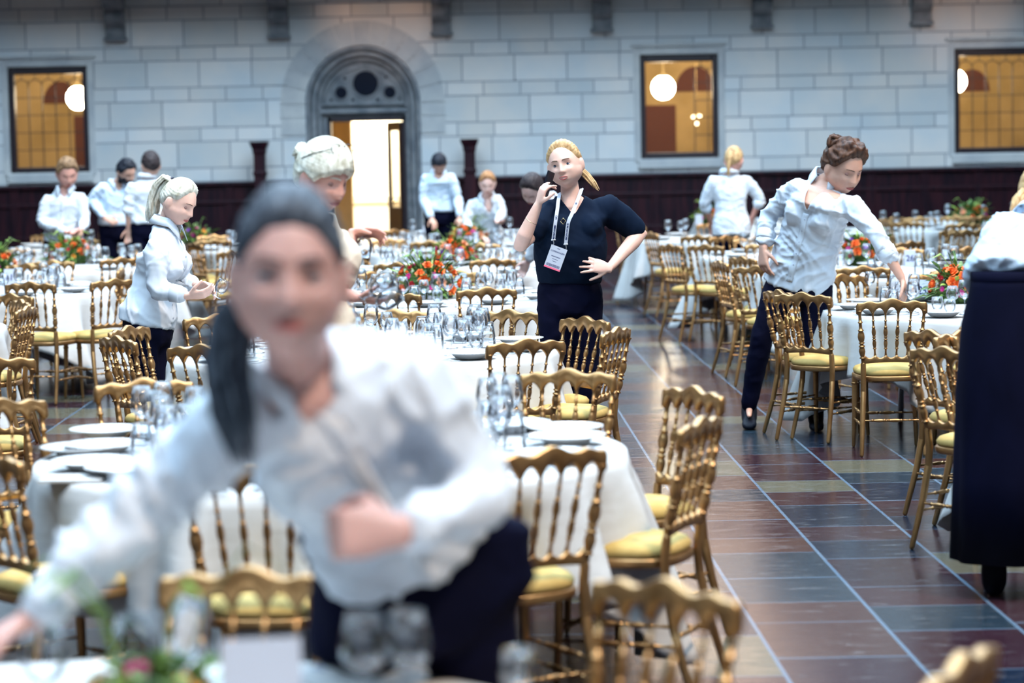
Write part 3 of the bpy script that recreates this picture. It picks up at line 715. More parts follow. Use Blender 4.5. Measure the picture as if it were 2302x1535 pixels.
# ---------------------------------------------------------------- tableware
def lathe_open(bm, prof, seg):
    rings = [[bm.verts.new((r * math.cos(2 * PI * k / seg), r * math.sin(2 * PI * k / seg), z)) for k in range(seg)] for z, r in prof]
    for A, B in zip(rings, rings[1:]):
        for j in range(seg): bm.faces.new((A[j], A[(j + 1) % seg], B[(j + 1) % seg], B[j]))
def mk(name, prof, mat, seg=20):
    bm = bmesh.new(); lathe_open(bm, prof, seg); o = link(name, bm, mat, None, True); return o
ZT = .748
PROTO = {}
PROTO['wine_glass'] = mk('wine_glass', [(.001, .0005), (.001, .034), (.003, .035), (.006, .012), (.012, .005), (.04, .0035), (.085, .0035), (.092, .009), (.100, .023), (.115, .036), (.130, .0415), (.145, .042), (.170, .038), (.205, .031), (.205, .0297), (.170, .0365), (.145, .0405), (.130, .040), (.115, .0345), (.101, .0215), (.095, .0005)], 'glass')
PROTO['claret_glass'] = mk('wine_glass', [(.001, .0005), (.001, .032), (.003, .033), (.006, .010), (.012, .0045), (.07, .0035), (.077, .012), (.090, .030), (.105, .037), (.125, .037), (.165, .029), (.165, .0275), (.125, .0355), (.105, .0355), (.091, .0285), (.080, .0005)], 'glass')
PROTO['tumbler'] = mk('tumbler', [(.001, .040), (.060, .039), (.125, .031), (.134, .027), (.135, .0005), (.122, .0005), (.123, .026), (.060, .037), (.001, .038)], 'glass')
PROTO['goblet'] = mk('water_goblet', [(.001, .0005), (.001, .027), (.004, .027), (.012, .010), (.022, .009), (.030, .024), (.050, .034), (.075, .036), (.105, .032), (.105, .0305), (.075, .0345), (.050, .0325), (.033, .022), (.028, .0005)], 'glass')
PROTO['plate'] = mk('soup_plate', [(.001, .0005), (.0, .055), (.004, .058), (.006, .075), (.026, .098), (.032, .134), (.034, .1375), (.036, .137), (.036, .133), (.030, .100), (.012, .078), (.009, .0005)], 'china', 40)
def fork():
    bm = bmesh.new()
    tube(bm, [(0, -.09, .006), (0, -.03, .004), (0, .02, .006), (0, .05, .009)], [.006, .004, .0028, .004], 6, hint=(1, 0, 0), flat=.4)
    loft(bm, [(Vector((0, .045, .008)), Vector((.004, 0, 0)), Vector((0, 0, .0012))), (Vector((0, .058, .009)), Vector((.011, 0, 0)), Vector((0, 0, .0012))), (Vector((0, .072, .007)), Vector((.011, 0, 0)), Vector((0, 0, .0012)))], 8)
    for k in range(4):
        x = -.0095 + k * .0063; tube(bm, [(x, .07, .007), (x, .095, .006), (x, .108, .009)], [.0016, .0014, .0008], 5)
    return bm
def knife():
    bm = bmesh.new()
    loft(bm, [(Vector((0, y, .005)), Vector((w, 0, 0)), Vector((0, 0, h))) for y, w, h in ((-.11, .005, .003), (-.105, .0075, .0045), (-.06, .007, .004), (-.01, .0055, .004), (0, .007, .002), (.04, .0095, .001), (.09, .009, .0008), (.108, .004, .0006))], 10); return bm
PROTO['fork'] = link('fork', fork(), 'silver', None, True); PROTO['knife'] = link('knife', knife(), 'silver', None, True)
first = {k: True for k in PROTO}
def put(kind, x, y, z, label, cat, group, rz=0., ry=0.):
    if first[kind]: o = PROTO[kind]; first[kind] = False
    else: o = PROTO[kind].copy(); COL.objects.link(o)
    o.location = (x, y, z); o.rotation_euler = (0, ry, rz); return tag(o, label, cat, group)
rnd = random.Random(3)
KEEP = [Pz(a_, b_, .816) for a_, b_ in ((2045, 580), (2077, 652), (22, 623), (1037, 634), (265, 541), (1065, 541))]
def clear_of_cards(x, y):
    return not any(abs(x - k.x * y / k.y) < .095 and k.y - .9 < y < k.y + .07 for k in KEEP)
def setting(key, n_, level, phase=0., arc=None):
    tx, ty, _, w = TAB[key]
    for i in range(n_):
        a = phase + 2 * PI * i / n_; da = math.degrees(a) % 360
        if arc and not arc(da): continue
        er = Vector((math.sin(a), math.cos(a), 0)); et = Vector((er.y, -er.x, 0))      # outwards, clockwise
        c_ = Vector((tx, ty, ZT)) + er * (.82 + rnd.uniform(-.02, .02)) + et * rnd.uniform(-.02, .02)
        s = slot(key, c_.x, c_.y, 'place'); g2 = w
        put('plate', c_.x, c_.y, ZT, 'white soup plate, %s on %s' % (s, w), 'plate', 'plates on ' + g2)
        rz = math.atan2(er.x, -er.y)
        gpos = c_ - er * .23
        q1 = gpos + et * (-.055) + er * .0; q2 = gpos + et * .035 - er * .05; q3 = gpos + et * .10 + er * .035
        if clear_of_cards(q1.x, q1.y): put('wine_glass', q1.x + rnd.uniform(-.015, .015), q1.y, ZT, 'tall wine glass, %s on %s' % (s, w), 'wine glass', 'tall wine glasses on ' + g2)
        if level >= 1 and clear_of_cards(q2.x, q2.y): put('claret_glass', q2.x, q2.y + rnd.uniform(-.015, .015), ZT, 'shorter wine glass, %s on %s' % (s, w), 'wine glass', 'shorter wine glasses on ' + g2)
        if level >= 2 and clear_of_cards(q3.x, q3.y): put('tumbler' if i % 3 else 'goblet', q3.x, q3.y, ZT, ('upturned tumbler' if i % 3 else 'short water goblet') + ', %s on %s' % (s, w), 'tumbler', 'water glasses on ' + g2)
        if level >= 2:
            f = c_ - et * -.175; put('fork', f.x, f.y, ZT, 'steel fork, %s on %s' % (s, w), 'fork', 'forks on ' + g2, rz + PI)
            f = c_ + et * -.175; put('knife', f.x, f.y, ZT, 'steel table knife, %s on %s' % (s, w), 'knife', 'knives on ' + g2, rz + PI)
setting('T1', 11, 3, .30); setting('T2', 11, 3, .12); setting('T3', 11, 3, .22, lambda a: a > 150 or a < 60)
setting('T4', 11, 3, .25); setting('T26', 10, 2, .1); setting('T5', 10, 1, 0); setting('T11', 11, 2, .28, lambda a: a < 200 or a > 330)
setting('T12', 10, 1, .1); setting('T27', 9, 1, .0); setting('T6', 9, 1, .1); setting('T29', 8, 0, .2); setting('T28', 8, 0, .1); setting('T14', 9, 1, 0); setting('T13', 8, 0, .1)
setting('T30', 7, 0, 0); setting('T31', 7, 0, .3); setting('T7', 8, 0, .1)
setting('TR', 9, 1, .2)
setting('TL', 10, 1, .1, lambda a: 20 < a < 150)
# individually placed pieces seen large in the photograph
def onT(px, py, h=0.): return Pz(px, py, ZT + h)
def putp(kind, px, py, h, label, cat, rz=0.):
    p = onT(px, py, h); return put(kind, p.x, p.y, ZT, label, cat, None, rz)
putp('wine_glass', 815, 1378, .205, 'blurred wine glass before the dark trousers, paired with another', 'wine glass')
putp('wine_glass', 915, 1372, .205, 'blurred wine glass before the dark trousers, under the folded hand', 'wine glass')
putp('goblet', 1165, 1458, .105, 'blurred goblet beside the nearest gilt crest rail', 'tumbler')
putp('wine_glass', 425, 1352, .205, 'blurred wine glass in front of the lowest mustard seat', 'wine glass')
putp('wine_glass', 300, 1385, .205, 'blurred wine glass beside the green sprigs at the bottom edge', 'wine glass')
putp('wine_glass', 95, 1400, .205, 'blurred wine glass gripped by the reaching hand', 'wine glass')
putp('plate', 800, 1560, .0, 'white plate at the bottom edge under the paired wine glasses', 'plate')
for i, (px_, py_) in enumerate(((318, 868), (365, 858), (345, 878))):
    putp('wine_glass', px_, py_, .205, ('wine glass in the cluster by the rear gilt chair, beside the waitress sleeve', 'rearmost wine glass of the cluster beside the waitress sleeve', 'front wine glass of the cluster beside the waitress sleeve')[i], 'wine glass')
for i, (px_, py_) in enumerate(((1120, 838), (1150, 845), (1095, 850))):
    putp('wine_glass', px_, py_, .205, ('wine glass by the far gilt chair, topmost of three', 'wine glass in front of the gilt chair posts, beside the plate', 'wine glass nearest the blurred shoulder')[i], 'wine glass')
for i, (px_, py_, h, k) in enumerate(((1015, 712, .165, 'claret_glass'), (1068, 684, .205, 'wine_glass'), (1084, 692, .205, 'wine_glass'), (972, 704, .135, 'tumbler'), (948, 710, .135, 'tumbler'), (980, 726, .135, 'tumbler'), (905, 622, .205, 'wine_glass'), (1006, 615, .205, 'wine_glass'), (983, 652, .105, 'goblet'), (2135, 672, .105, 'goblet'), (1955, 610, .165, 'claret_glass'))):
    putp(k, px_, py_, h, ('lone wine glass between upturned tumblers and gilt chairs', 'tall glass in the tight pair by the gilt chair', 'tall glass behind its twin by the gilt chair', 'upturned tumbler, rear one of three', 'upturned tumbler nearest the blurred shoulder', 'upturned tumbler, front one of three', 'wine glass in front of the flower bowl with orange roses', 'wine glass at the flower bowl beside the number card', 'small goblet at the foot of the flower bowl', 'small goblet beside the roses on table 25', 'wine glass behind the chair before table 25 glasses')[i], 'glass')
for i, (px_, py_, k) in enumerate(((240, 965, 0), (180, 1005, 0), (285, 1050, 0), (1270, 960, 0))):
    putp('plate', px_, py_, .03, ('dotted soup plate behind the others on the left rim', 'dotted soup plate overhanging the cloth edge beside a knife', 'dotted soup plate nearest the reaching sleeve', 'large dotted soup plate before the gilt chair with visible seat')[i], 'plate')
# folded napkin, number cards, shakers, lanterns, flowers
def card(px, py, text, words_, ang=0., z=.0, small=1.):
    p = onT(px, py, .068); t = empty('table_number_card', (p.x, p.y, ZT), math.radians(ang), words_, 'card')
    bm = bmesh.new()
    w, h, d = .047 * small, .135 * small, .03
    for s in (-1, 1):
        v = [bm.verts.new(q_) for q_ in ((-w, s * d, .001), (w, s * d, .001), (w, s * .001, h), (-w, s * .001, h), (-w, s * (d - .001), .001), (w, s * (d - .001), .001), (w, 0, h - .001), (-w, 0, h - .001))]
        for q_ in ((0, 1, 2, 3), (4, 7, 6, 5), (0, 4, 5, 1), (1, 5, 6, 2), (3, 7, 4, 0)): bm.faces.new([v[k] for k in q_])
    link('folded_card', bm, 'paper', t)
    if text:
        cu = bpy.data.curves.new('number', 'FONT'); cu.body = text; cu.size = .072 * small; cu.align_x = 'CENTER'; cu.extrude = .0004; cu.offset = .0018
        o = bpy.data.objects.new('number', cu); COL.objects.link(o); dg = bpy.context.evaluated_depsgraph_get(); me = bpy.data.meshes.new_from_object(o.evaluated_get(dg)); bpy.data.objects.remove(o)
        me.materials.clear(); me.materials.append(MT['ink']); n_ = bpy.data.objects.new('number', me); COL.objects.link(n_); n_.parent = t
        n_.rotation_euler = (math.atan2(h, d), 0, 0); n_.location = (0, -d * .66 - .0012, h * .32)
    return t
card(2045, 580, '26', 'white tent card printed 26 among the glasses', 4)
card(2077, 652, '25', 'white tent card printed 25 beside the outstretched hand', -48)
card(22, 623, '11', 'white tent card printed 11 at the side edge', -6)
card(1037, 634, '19', 'white tent card printed 19 beside the flower bowl', -35)
card(265, 541, '16', 'white tent card printed 16 between the waiters', 5)
card(1065, 541, '', 'blank white card in front of the redhead', 5)
card(960, 516, '', 'blank white card under the bowed waiter at the doorway', 0)
card(118, 573, '', 'narrow white card beside the gilt chair left of the flowers', 70)
card(1571, 493, '', 'blank white card beside the ponytailed waitress', 0)
card(590, 1600, '', 'large blurred white card at the bottom edge', 8, small=1.45)
for i, (px_, py_) in enumerate(((952, 664), (966, 664), (498, 770), (512, 772))):
    p = onT(px_, py_, .03); t = empty('salt_shaker', (p.x, p.y, ZT), 0, ('small shaker at the flower bowl, nearer the goblet side', 'small shaker at the flower bowl, beside its twin', 'small black-topped shaker by the blonde ponytail of the blurred waitress', 'black-topped shaker tucked behind the blurred face')[i] , 'shaker', 'glass shakers')
    bm = bmesh.new(); lathe(bm, [(0, .018), (.045, .018), (.05, .014)], 12); link('jar', bm, 'glass', t, True)
    bm = bmesh.new(); lathe(bm, [(.001, .015), (.02, .015), (.028, .016)], 12); link('salt', bm, 'paper', t, True)
    bm = bmesh.new(); lathe(bm, [(.05, .017), (.062, .016), (.066, .010)], 12); link('lid', bm, 'silver' if i < 2 else 'black', t, True)
def rose_mesh(seed, r):
    rd = random.Random(seed); bm = bmesh.new()
    for ringi, (n_, rr, zz, tilt) in enumerate(((3, .18, .32, .1), (4, .42, .22, .35), (5, .70, .06, .65), (6, .95, -.1, .95))):
        for k in range(n_):
            a = 2 * PI * k / n_ + ringi * .7 + rd.uniform(-.2, .2); out = Vector((math.cos(a), math.sin(a), 0)); sd = Vector((-out.y, out.x, 0)); w = rr * 1.0 + .25
            rows = []
            for t, ww, o_, h_ in ((0, .35, .15, -.45), (.5, 1, .75, -.1), (.85, .95, .95, .25), (1, .55, 1.08 + tilt * .2, .32)):
                rows.append([out * (rr * o_ * (1 - .22 * abs(s) ** 2)) * r + sd * (w * .55 * ww * s) * r + Vector((0, 0, (zz + h_ * (1.1 - tilt * .4)) * r)) for s in (-1, -.5, 0, .5, 1)])
            R_ = [[bm.verts.new(q_) for q_ in row_] for row_ in rows]
            for A, B in zip(R_, R_[1:]):
                for j in range(4): bm.faces.new((A[j], A[j + 1], B[j + 1], B[j]))
    ellipsoid(bm, (0, 0, -.1 * r), (.55 * r, 0, 0), (0, .55 * r, 0), (0, 0, .45 * r), 10, 6)
    return bm
def daisy_mesh(seed, r):
    rd = random.Random(seed); bm = bmesh.new()
    for ly in range(3):
        n_ = 14 - ly * 3
        for k in range(n_):
            a = 2 * PI * k / n_ + ly * .3; o_ = Vector((math.cos(a), math.sin(a), 0)); s = Vector((-o_.y, o_.x, 0)); L = r * (1.1 - .25 * ly); up = .15 + .3 * ly
            v = [bm.verts.new(q_) for q_ in (o_ * .1 * r, o_ * L * .6 + s * r * .16 + Vector((0, 0, up * L * .6)), o_ * L + Vector((0, 0, up * L)), o_ * L * .6 - s * r * .16 + Vector((0, 0, up * L * .6)))]
            bm.faces.new(v)
    ellipsoid(bm, (0, 0, 0), (.35 * r, 0, 0), (0, .35 * r, 0), (0, 0, .3 * r), 8, 5); return bm
def me_of(bm, mat):
    me = bpy.data.meshes.new('bloom'); bm.to_mesh(me); bm.free(); me.materials.append(MT[mat]); me.polygons.foreach_set('use_smooth', [True] * len(me.polygons)); return me
BL = [('rose', me_of(rose_mesh(i, .031), c_)) for i, c_ in enumerate(('orange', 'orange', 'peach', 'orange'))] + [('aster', me_of(daisy_mesh(9, .026), 'magenta')), ('aster', me_of(daisy_mesh(8, .026), 'purple')), ('berry_head', me_of(rose_mesh(11, .018), 'red')), ('small_rose', me_of(rose_mesh(12, .020), 'yellow')), ('aster', me_of(daisy_mesh(19, .020), 'magenta'))]
def foliage(seed, r, n_, mat):
    rd = random.Random(seed); bm = bmesh.new()
    for k in range(n_):
        az = rd.uniform(0, 2 * PI); el = rd.uniform(-.15, 1.35); o_ = Vector((math.cos(az) * math.cos(el), math.sin(az) * math.cos(el), math.sin(el) * .75))
        L = r * rd.uniform(.75, 1.3) * (1.25 if rd.random() < .12 else 1); s = o_.cross(Vector((0, 0, 1)));
        if s.length < .1: s = Vector((1, 0, 0))
        s = (s.normalized() + Vector((rd.uniform(-.5, .5), rd.uniform(-.5, .5), rd.uniform(-.5, .5)))).normalized(); w = rd.uniform(.010, .02); a = o_ * L * .55 + Vector((0, 0, .05)); b_ = o_ * L + Vector((0, 0, .05))
        m_ = (a + b_) / 2 + Vector((0, 0, .012)); m2_ = a.lerp(b_, .8)
        v = [bm.verts.new(q_) for q_ in (a, m_ + s * w, m2_ + s * w * .6, b_ - Vector((0, 0, .015)), m2_ - s * w * .6, m_ - s * w)]
        bm.faces.new((v[0], v[1], v[5])); bm.faces.new((v[1], v[2], v[4], v[5])); bm.faces.new((v[2], v[3], v[4]))
    ellipsoid(bm, (0, 0, .06), (r * .62, 0, 0), (0, r * .62, 0), (0, 0, r * .5), 14, 8)
    return link('foliage', bm, mat)
def arrangement(x, y, label, r=.21, nb=30, seed=1):
    rd = random.Random(seed); t = empty('flower_arrangement', (x, y, ZT), 0, label, 'flowers', 'flower centrepieces')
    f = foliage(seed, r * 1.12, 170, 'leaf'); f.parent = t
    f = foliage(seed + 50, r * 1.12, 50, 'leaf2'); f.name = 'light_foliage'; f.parent = t
    bm = bmesh.new(); lathe(bm, [(0, .06), (.05, .085), (.07, .09), (.075, .08)], 20); link('bowl', bm, 'darkglass', t, True)
    for k in range(nb):
        el = math.asin(min(1, .02 + .96 * (k + .5) / nb)); az = k * 2.39996 + seed; o_ = Vector((math.cos(az) * math.cos(el), math.sin(az) * math.cos(el), math.sin(el) * .78)); p = o_ * r * rd.uniform(.85, 1.0) + Vector((0, 0, .055))
        nm, me = BL[rd.choice((0, 1, 2, 3, 4, 5, 6, 0, 1, 7, 8, 4))]
        o = bpy.data.objects.new(nm, me); COL.objects.link(o); o.parent = t; o.location = p; o.rotation_euler = o_.to_track_quat('Z', 'Y').to_euler(); q_ = rd.uniform(.95, 1.3); o.scale = (q_,) * 3
    for k in range(5):      # taller grassy sprigs
        bm = bmesh.new(); a = rd.uniform(0, 2 * PI); o_ = Vector((math.cos(a), math.sin(a), 0))
        tube(bm, [o_ * .05 + Vector((0, 0, .1)), o_ * .10 + Vector((0, 0, .24)), o_ * .17 + Vector((0, 0, .30 + rd.uniform(0, .04))), o_ * .24 + Vector((0, 0, .29))], [.004, .008, .010, .002], 6, flat=.3); link('sprig', bm, 'leaf2' if k % 2 else 'leaf', t, True)
    return t
def lantern(x, y, label):
    t = empty('glass_lantern', (x, y, ZT), .3, label, 'lantern', 'square glass lanterns')
    bm = bmesh.new(); w = .065
    for s in (-1, 1):
        box(bm, s * w - .0015, s * w + .0015, -w, w, .004, .25); box(bm, -w + .002, w - .002, s * w - .0015, s * w + .0015, .004, .25)
    link('glass_box', bm, 'glass', t)
    bm = bmesh.new(); box(bm, -w - .003, w + .003, -w - .003, w + .003, 0, .004); link('base', bm, 'darkglass', t)
    bm = bmesh.new()
    for s in (-1, 1): box(bm, s * w - .004, s * w + .004, -w - .004, w + .004, .25, .256); box(bm, -w + .004, w - .004, s * w - .004, s * w + .004, .25, .256)
    link('rim', bm, 'black', t)
    bm = bmesh.new(); lathe(bm, [(.005, .03), (.09, .03), (.095, .002)], 16); link('candle', bm, 'cloth', t, True)
for i, (px_, py_, r, lb, lt) in enumerate(((962, 664, .27, 'orange and magenta flower bowl among wine glasses beside card 19', 1), (1022, 590, .22, 'orange and purple flowers directly behind the nearest flower bowl', 1), (1052, 547, .22, 'orange flowers in front of the leaning redhead', 1), (2160, 672, .225, 'orange roses and lime leaves beside the wide black trousers', 1), (1938, 588, .23, 'magenta and orange flowers under the outstretched sleeve', 0), (158, 588, .26, 'red and orange flowers with grass sprigs below the sandy-haired waiter', 1), (-12, 610, .22, 'green sprigs and purple petals cut by the edge beside card 11', 0), (2182, 500, .25, 'dark flowers on the far table by the panelling', 1), (345, 1640, .11, 'blurred green sprigs with pink petals at the bottom edge', 0), (1590, 498, .18, 'small dark flowers behind the ponytailed waitress', 0), (440, 545, .2, 'dark purple flowers on the table beyond the ponytailed blonde', 0))):
    p = Pz(px_, py_, ZT + .02); arrangement(p.x, p.y + (.08 if i == 0 else 0), lb, r, 46 if i < 2 else 34 if i < 6 else 6 if i == 8 else 16, i + 3)
    if lt: lantern(p.x + (.1 if i != 3 else .02), p.y + .36, 'square glass candle lantern behind the ' + ('bowl beside card 19', 'second flowers in the middle row', 'flowers before the redhead', 'orange roses on table 25', '', 'flowers below the sandy-haired waiter', '', 'flowers by the panelling')[i])
bm = bmesh.new(); rings_mesh(bm, [[Vector((x, y, z)) for x, y in ((-.10, -.075), (.10, -.085), (.11, .07), (-.085, .08))] for z in (.001, .009)])
nk = link('napkin', bm, 'cloth'); p = onT(165, 1078); nk.location = (p.x, p.y, ZT); tag(nk, 'folded white napkin beside a knife near the cloth edge', 'napkin')
# ---------------------------------------------------------------- people
def V(*a): return Vector(a)
def head_point(dx, dy, dz, w=1.0, jaw=1.0):
    """unit direction -> point of the head surface, face towards -y, centre at half height (eye line)"""
    x, y, z = .076 * dx * w, .098 * dy, .117 * dz
    if z < -.015:
        t = min(1, (-z - .015) / .10); x *= 1 + .17 * math.sin(PI * min(1, t)) - .24 * t * t * jaw
        if y > 0: y *= 1 - .62 * t
        else: y *= 1 + .42 * t * t
    if z > 0 and y > 0: y *= 1.04
    if dy < 0:
        fr = min(1, -dy * 1.6); ax = abs(x)
        def g(a, b_): return math.exp(-(a / b_) ** 2)
        y *= 1 - .04 * fr
        d = 0
        nz = 0.
        if -.05 < z < .014: nz = (.014 - z) / .050 if z > -.036 else max(0, 1 - (-.036 - z) / .010)
        d += .024 * min(1, nz) * g(x, .0095 + .004 * min(1, max(0, nz)))
        d += .008 * g(ax - .013, .007) * g(z + .037, .008)
        d -= .016 * g(ax - .031, .018) * g(z + .001, .014)
        d += .005 * g(ax - .028, .022) * g(z - .022, .009)
        d += .006 * g(x, .024) * g(z + .061, .0065) + .0065 * g(x, .021) * g(z + .0735, .0065)
        d -= .003 * g(x, .022) * g(z + .0672, .0022)
        d -= .004 * g(x, .03) * g(z + .086, .006)
        d += .006 * g(x, .022) * g(z + .103, .014)
        d += .005 * g(ax - .042, .018) * g(z + .028, .018)
        y -= d * fr
    return V(x, y, z)
def head_bm(bm, Mh, s, w=1., jaw=1., seg=88, n_=66):
    rings = []
    for i in range(1, n_):
        th = PI * i / n_; rings.append([Mh @ (head_point(math.sin(th) * math.cos(2 * PI * k / seg), math.sin(th) * math.sin(2 * PI * k / seg), math.cos(th), w, jaw) * s) for k in range(seg)])
    rings_mesh(bm, rings)
    for sx in (-1, 1):
        c_ = V(sx * .082 * w, .012, -.010) * s; ex = (Mh.to_3x3() @ V(sx * .45, .35, 0)) * .012 * s
        ellipsoid(bm, Mh @ c_, (Mh.to_3x3() @ V(sx * .011, .007, 0)) * s, (Mh.to_3x3() @ V(-sx * .003, .019, .003)) * s, (Mh.to_3x3() @ V(0, -.003, .034)) * s, 10, 8)
        ring_c = Mh @ (V(sx * .083 * w, .018, -.008) * s)
def hair_cap(Mh, s, w, style, thick=.014, tie=V(0, .10, .03), seg=110, n_=80, seedv=0):
    """one solid shell over the skull, rising out of the skin at the hairline"""
    rings = []
    for i in range(1, n_):
        th = PI * i / n_; rg_ = []
        for k in range(seg):
            a = 2 * PI * k / seg; dx, dy, dz = math.sin(th) * math.cos(a), math.sin(th) * math.sin(a), math.cos(th)
            az = math.degrees(math.acos(max(-1, min(1, -dy / max(1e-6, math.hypot(dx, dy))))))     # 0 front, 180 back
            if style == 'short': ln = np.interp(az, [0, 35, 55, 75, 95, 120, 180], [.60, .58, .40, -.02, .02, -.30, -.62])
            elif style == 'bangs': ln = np.interp(az, [0, 35, 58, 72, 95, 120, 180], [.34, .24, .08, -.12, .02, -.35, -.70])
            elif style == 'low': ln = np.interp(az, [0, 30, 52, 75, 95, 120, 180], [.50, .44, .24, -.06, .0, -.30, -.68])
            else: ln = np.interp(az, [0, 30, 52, 75, 95, 120, 180], [.68, .62, .42, .08, .02, -.30, -.68])
            ln += .03 * noise.noise(V(dx * 5, dy * 5, seedv))
            m_ = sstep(dz, ln - .03, ln + (.30 if style in ('back', 'low') else .16)) ** .8
            p = head_point(dx, dy, dz, w); base = head_point(dx, dy, dz, w)
            o_ = V(dx, dy * 1.0, dz).normalized()
            q_ = base - tie; ang = math.atan2(q_.x, q_.z) if style != 'short' else math.atan2(dx, -dy) * 1.3
            gr = .0011 * math.sin(ang * 46 + 3 * noise.noise(base * 22)) + .002 * noise.noise(V(ang * 6, base.length * 8, seedv + 3))
            if style == 'short': gr = .006 * noise.noise(base * 48 + V(seedv, 0, 0)) + .003 * noise.noise(base * 110) + .006 * max(0, dz) * noise.noise(base * 20)
            if style in ('curly',): gr = .016 * noise.noise(base * 32 + V(seedv, 0, 0)) + .007 * noise.noise(base * 75)
            tk = thick * (1 + (.5 * max(0, dz)) + (.3 if style == 'curly' else 0) * max(0, dz))
            rg_.append(Mh @ ((p + o_ * (-.010 + m_ * (tk + .010) + m_ * gr)) * s))
        rings.append(rg_)
    bm = bmesh.new(); rings_mesh(bm, rings); return bm
def strands(bm, Mh, s, path, r0, n_=26, seed=1, taper=.25, spread=1.0):
    """bundle of tapering locks along a path in head space"""
    rd = random.Random(seed)
    for k in range(n_):
        a = rd.uniform(0, 2 * PI); rr = math.sqrt(rd.random()) * r0; pts = []; rad = []
        L = rd.uniform(.82, 1.04)
        n2_ = len(path)
        for i, p in enumerate(path):
            t = i / (n2_ - 1); sp_ = (.35 + .9 * math.sin(PI * min(1, t * .75 + .12))) * spread
            off = V(math.cos(a + t * .6), .6 * math.sin(a + t * .6), .25 * math.sin(a)) * rr * sp_
            q_ = Vector(path[0]).lerp(Vector(p), L) if t > .6 else Vector(p)
            pts.append(Mh @ ((q_ + off) * s)); rad.append(s * (.0085 * (1 - t) + .0085 * taper * t) * (1.0 if t < .95 else .4))
        tube(bm, pts, rad, 6)
def arm_r(t): return np.interp(t, [0, .25, .8, 1, 1.25, 1.6, 2.0], [.052, .047, .037, .035, .038, .031, .024])
def hand_bm(bm, w, d, palm, thumb, curls=(.4, .45, .5, .55), s=1., tcurl=.3, spread=.12, tspread=.75):
    """palm + five bent fingers; d: direction of hand, palm: way the palm faces, thumb: side of the thumb"""
    d = Vector(d).normalized(); palm = Vector(palm); palm = (palm - d * palm.dot(d)).normalized()
    side = d.cross(palm).normalized()
    if side.dot(Vector(thumb)) < 0: side = -side
    w = Vector(w); L = .088 * s
    loft(bm, [(w - d * .015 * s, side * .024 * s, palm * .018 * s), (w + d * .012 * s, side * .027 * s, palm * .017 * s), (w + d * .045 * s, side * .038 * s, palm * .0155 * s), (w + d * .075 * s, side * .040 * s, palm * .0135 * s), (w + d * L, side * .037 * s, palm * .011 * s)], 16, 2.6)
    ends = []
    for k, (o_, ln) in enumerate(((.029, .070), (.010, .078), (-.010, .073), (-.028, .058))):
        p = w + d * (L - .012 * s) + side * o_ * s; c_ = curls[k]; pts = [p]; rad = [.0092 * s]
        dd = (d + side * (o_ * spread / .03)).normalized(); ang = 0
        for f, cc in ((.44, c_ * .9), (.32, c_ * 1.0), (.24, c_ * .7)):
            ang += cc; di = dd * math.cos(ang) + palm * math.sin(ang); p = p + di * ln * f * s * 1.08; pts.append(p); rad.append((.0084, .0076, .0066)[len(pts) - 2] * s)
        tube(bm, pts, rad, 10); ends.append(p)
    b_ = w + d * .022 * s + side * .026 * s + palm * .004 * s
    t1 = (d * (1 - tspread * .45) + side * tspread + palm * .35).normalized(); p1 = b_ + t1 * .036 * s; t2 = (t1 + d * .35 - side * tcurl + palm * tcurl).normalized(); p2 = p1 + t2 * .030 * s; p3 = p2 + (t2 - side * tcurl * .5).normalized() * .022 * s
    tube(bm, [b_, p1, p2, p3], [.0135 * s, .0105 * s, .0092 * s, .0075 * s], 10); ends.append(p3)
    return ends
def wrinkle(me, amp, seed, anchors=(), scale=1.):
    me.calc_loop_triangles() if False else None
    n_ = len(me.vertices); nr = [Vector(v.normal) for v in me.vertices]
    def layer(p, ang, k):
        c_, s_ = math.cos(ang), math.sin(ang); a = p.x * c_ + p.z * s_; b_ = -p.x * s_ + p.z * c_
        w_ = noise.noise(p * 3.1 + V(seed, k, 0)) * .9
        r = 1 - abs(noise.noise(V(a * 15 + w_ * 2.2 + seed, p.y * 5, b_ * 3.6 + k * 7))) * 2
        return max(0, r) ** 3 * (.35 + .9 * max(0, .5 + noise.noise(p * 4 + V(k * 5, seed, 2))))
    for v, nn in zip(me.vertices, nr):
        q0 = v.co.copy()
        v.co = q0 + nn * amp * (layer(q0, .6, 1) + layer(q0, -.75, 2) + .8 * layer(q0, 1.35, 3) - .9)
    for v, nn in zip(me.vertices, nr):
        if amp < .0035: break
        p = v.co; q_ = V(p.x * 5.5 + seed, p.y * 5.5, p.z * 4) * scale
        q2 = q_ + V(noise.noise(q_ * .6), noise.noise(q_ * .6 + V(9, 0, 0)), 0) * 1.3
        a = 1 - abs(noise.noise(V(q2.x * .9 + q2.z * .9, q2.y, q2.z * .45))) * 2.4
        b_ = noise.noise(q2 * 2.3)
        v.co = p + nn * amp * (max(-.6, a) * .35 + b_ * .25)
EYES = {}
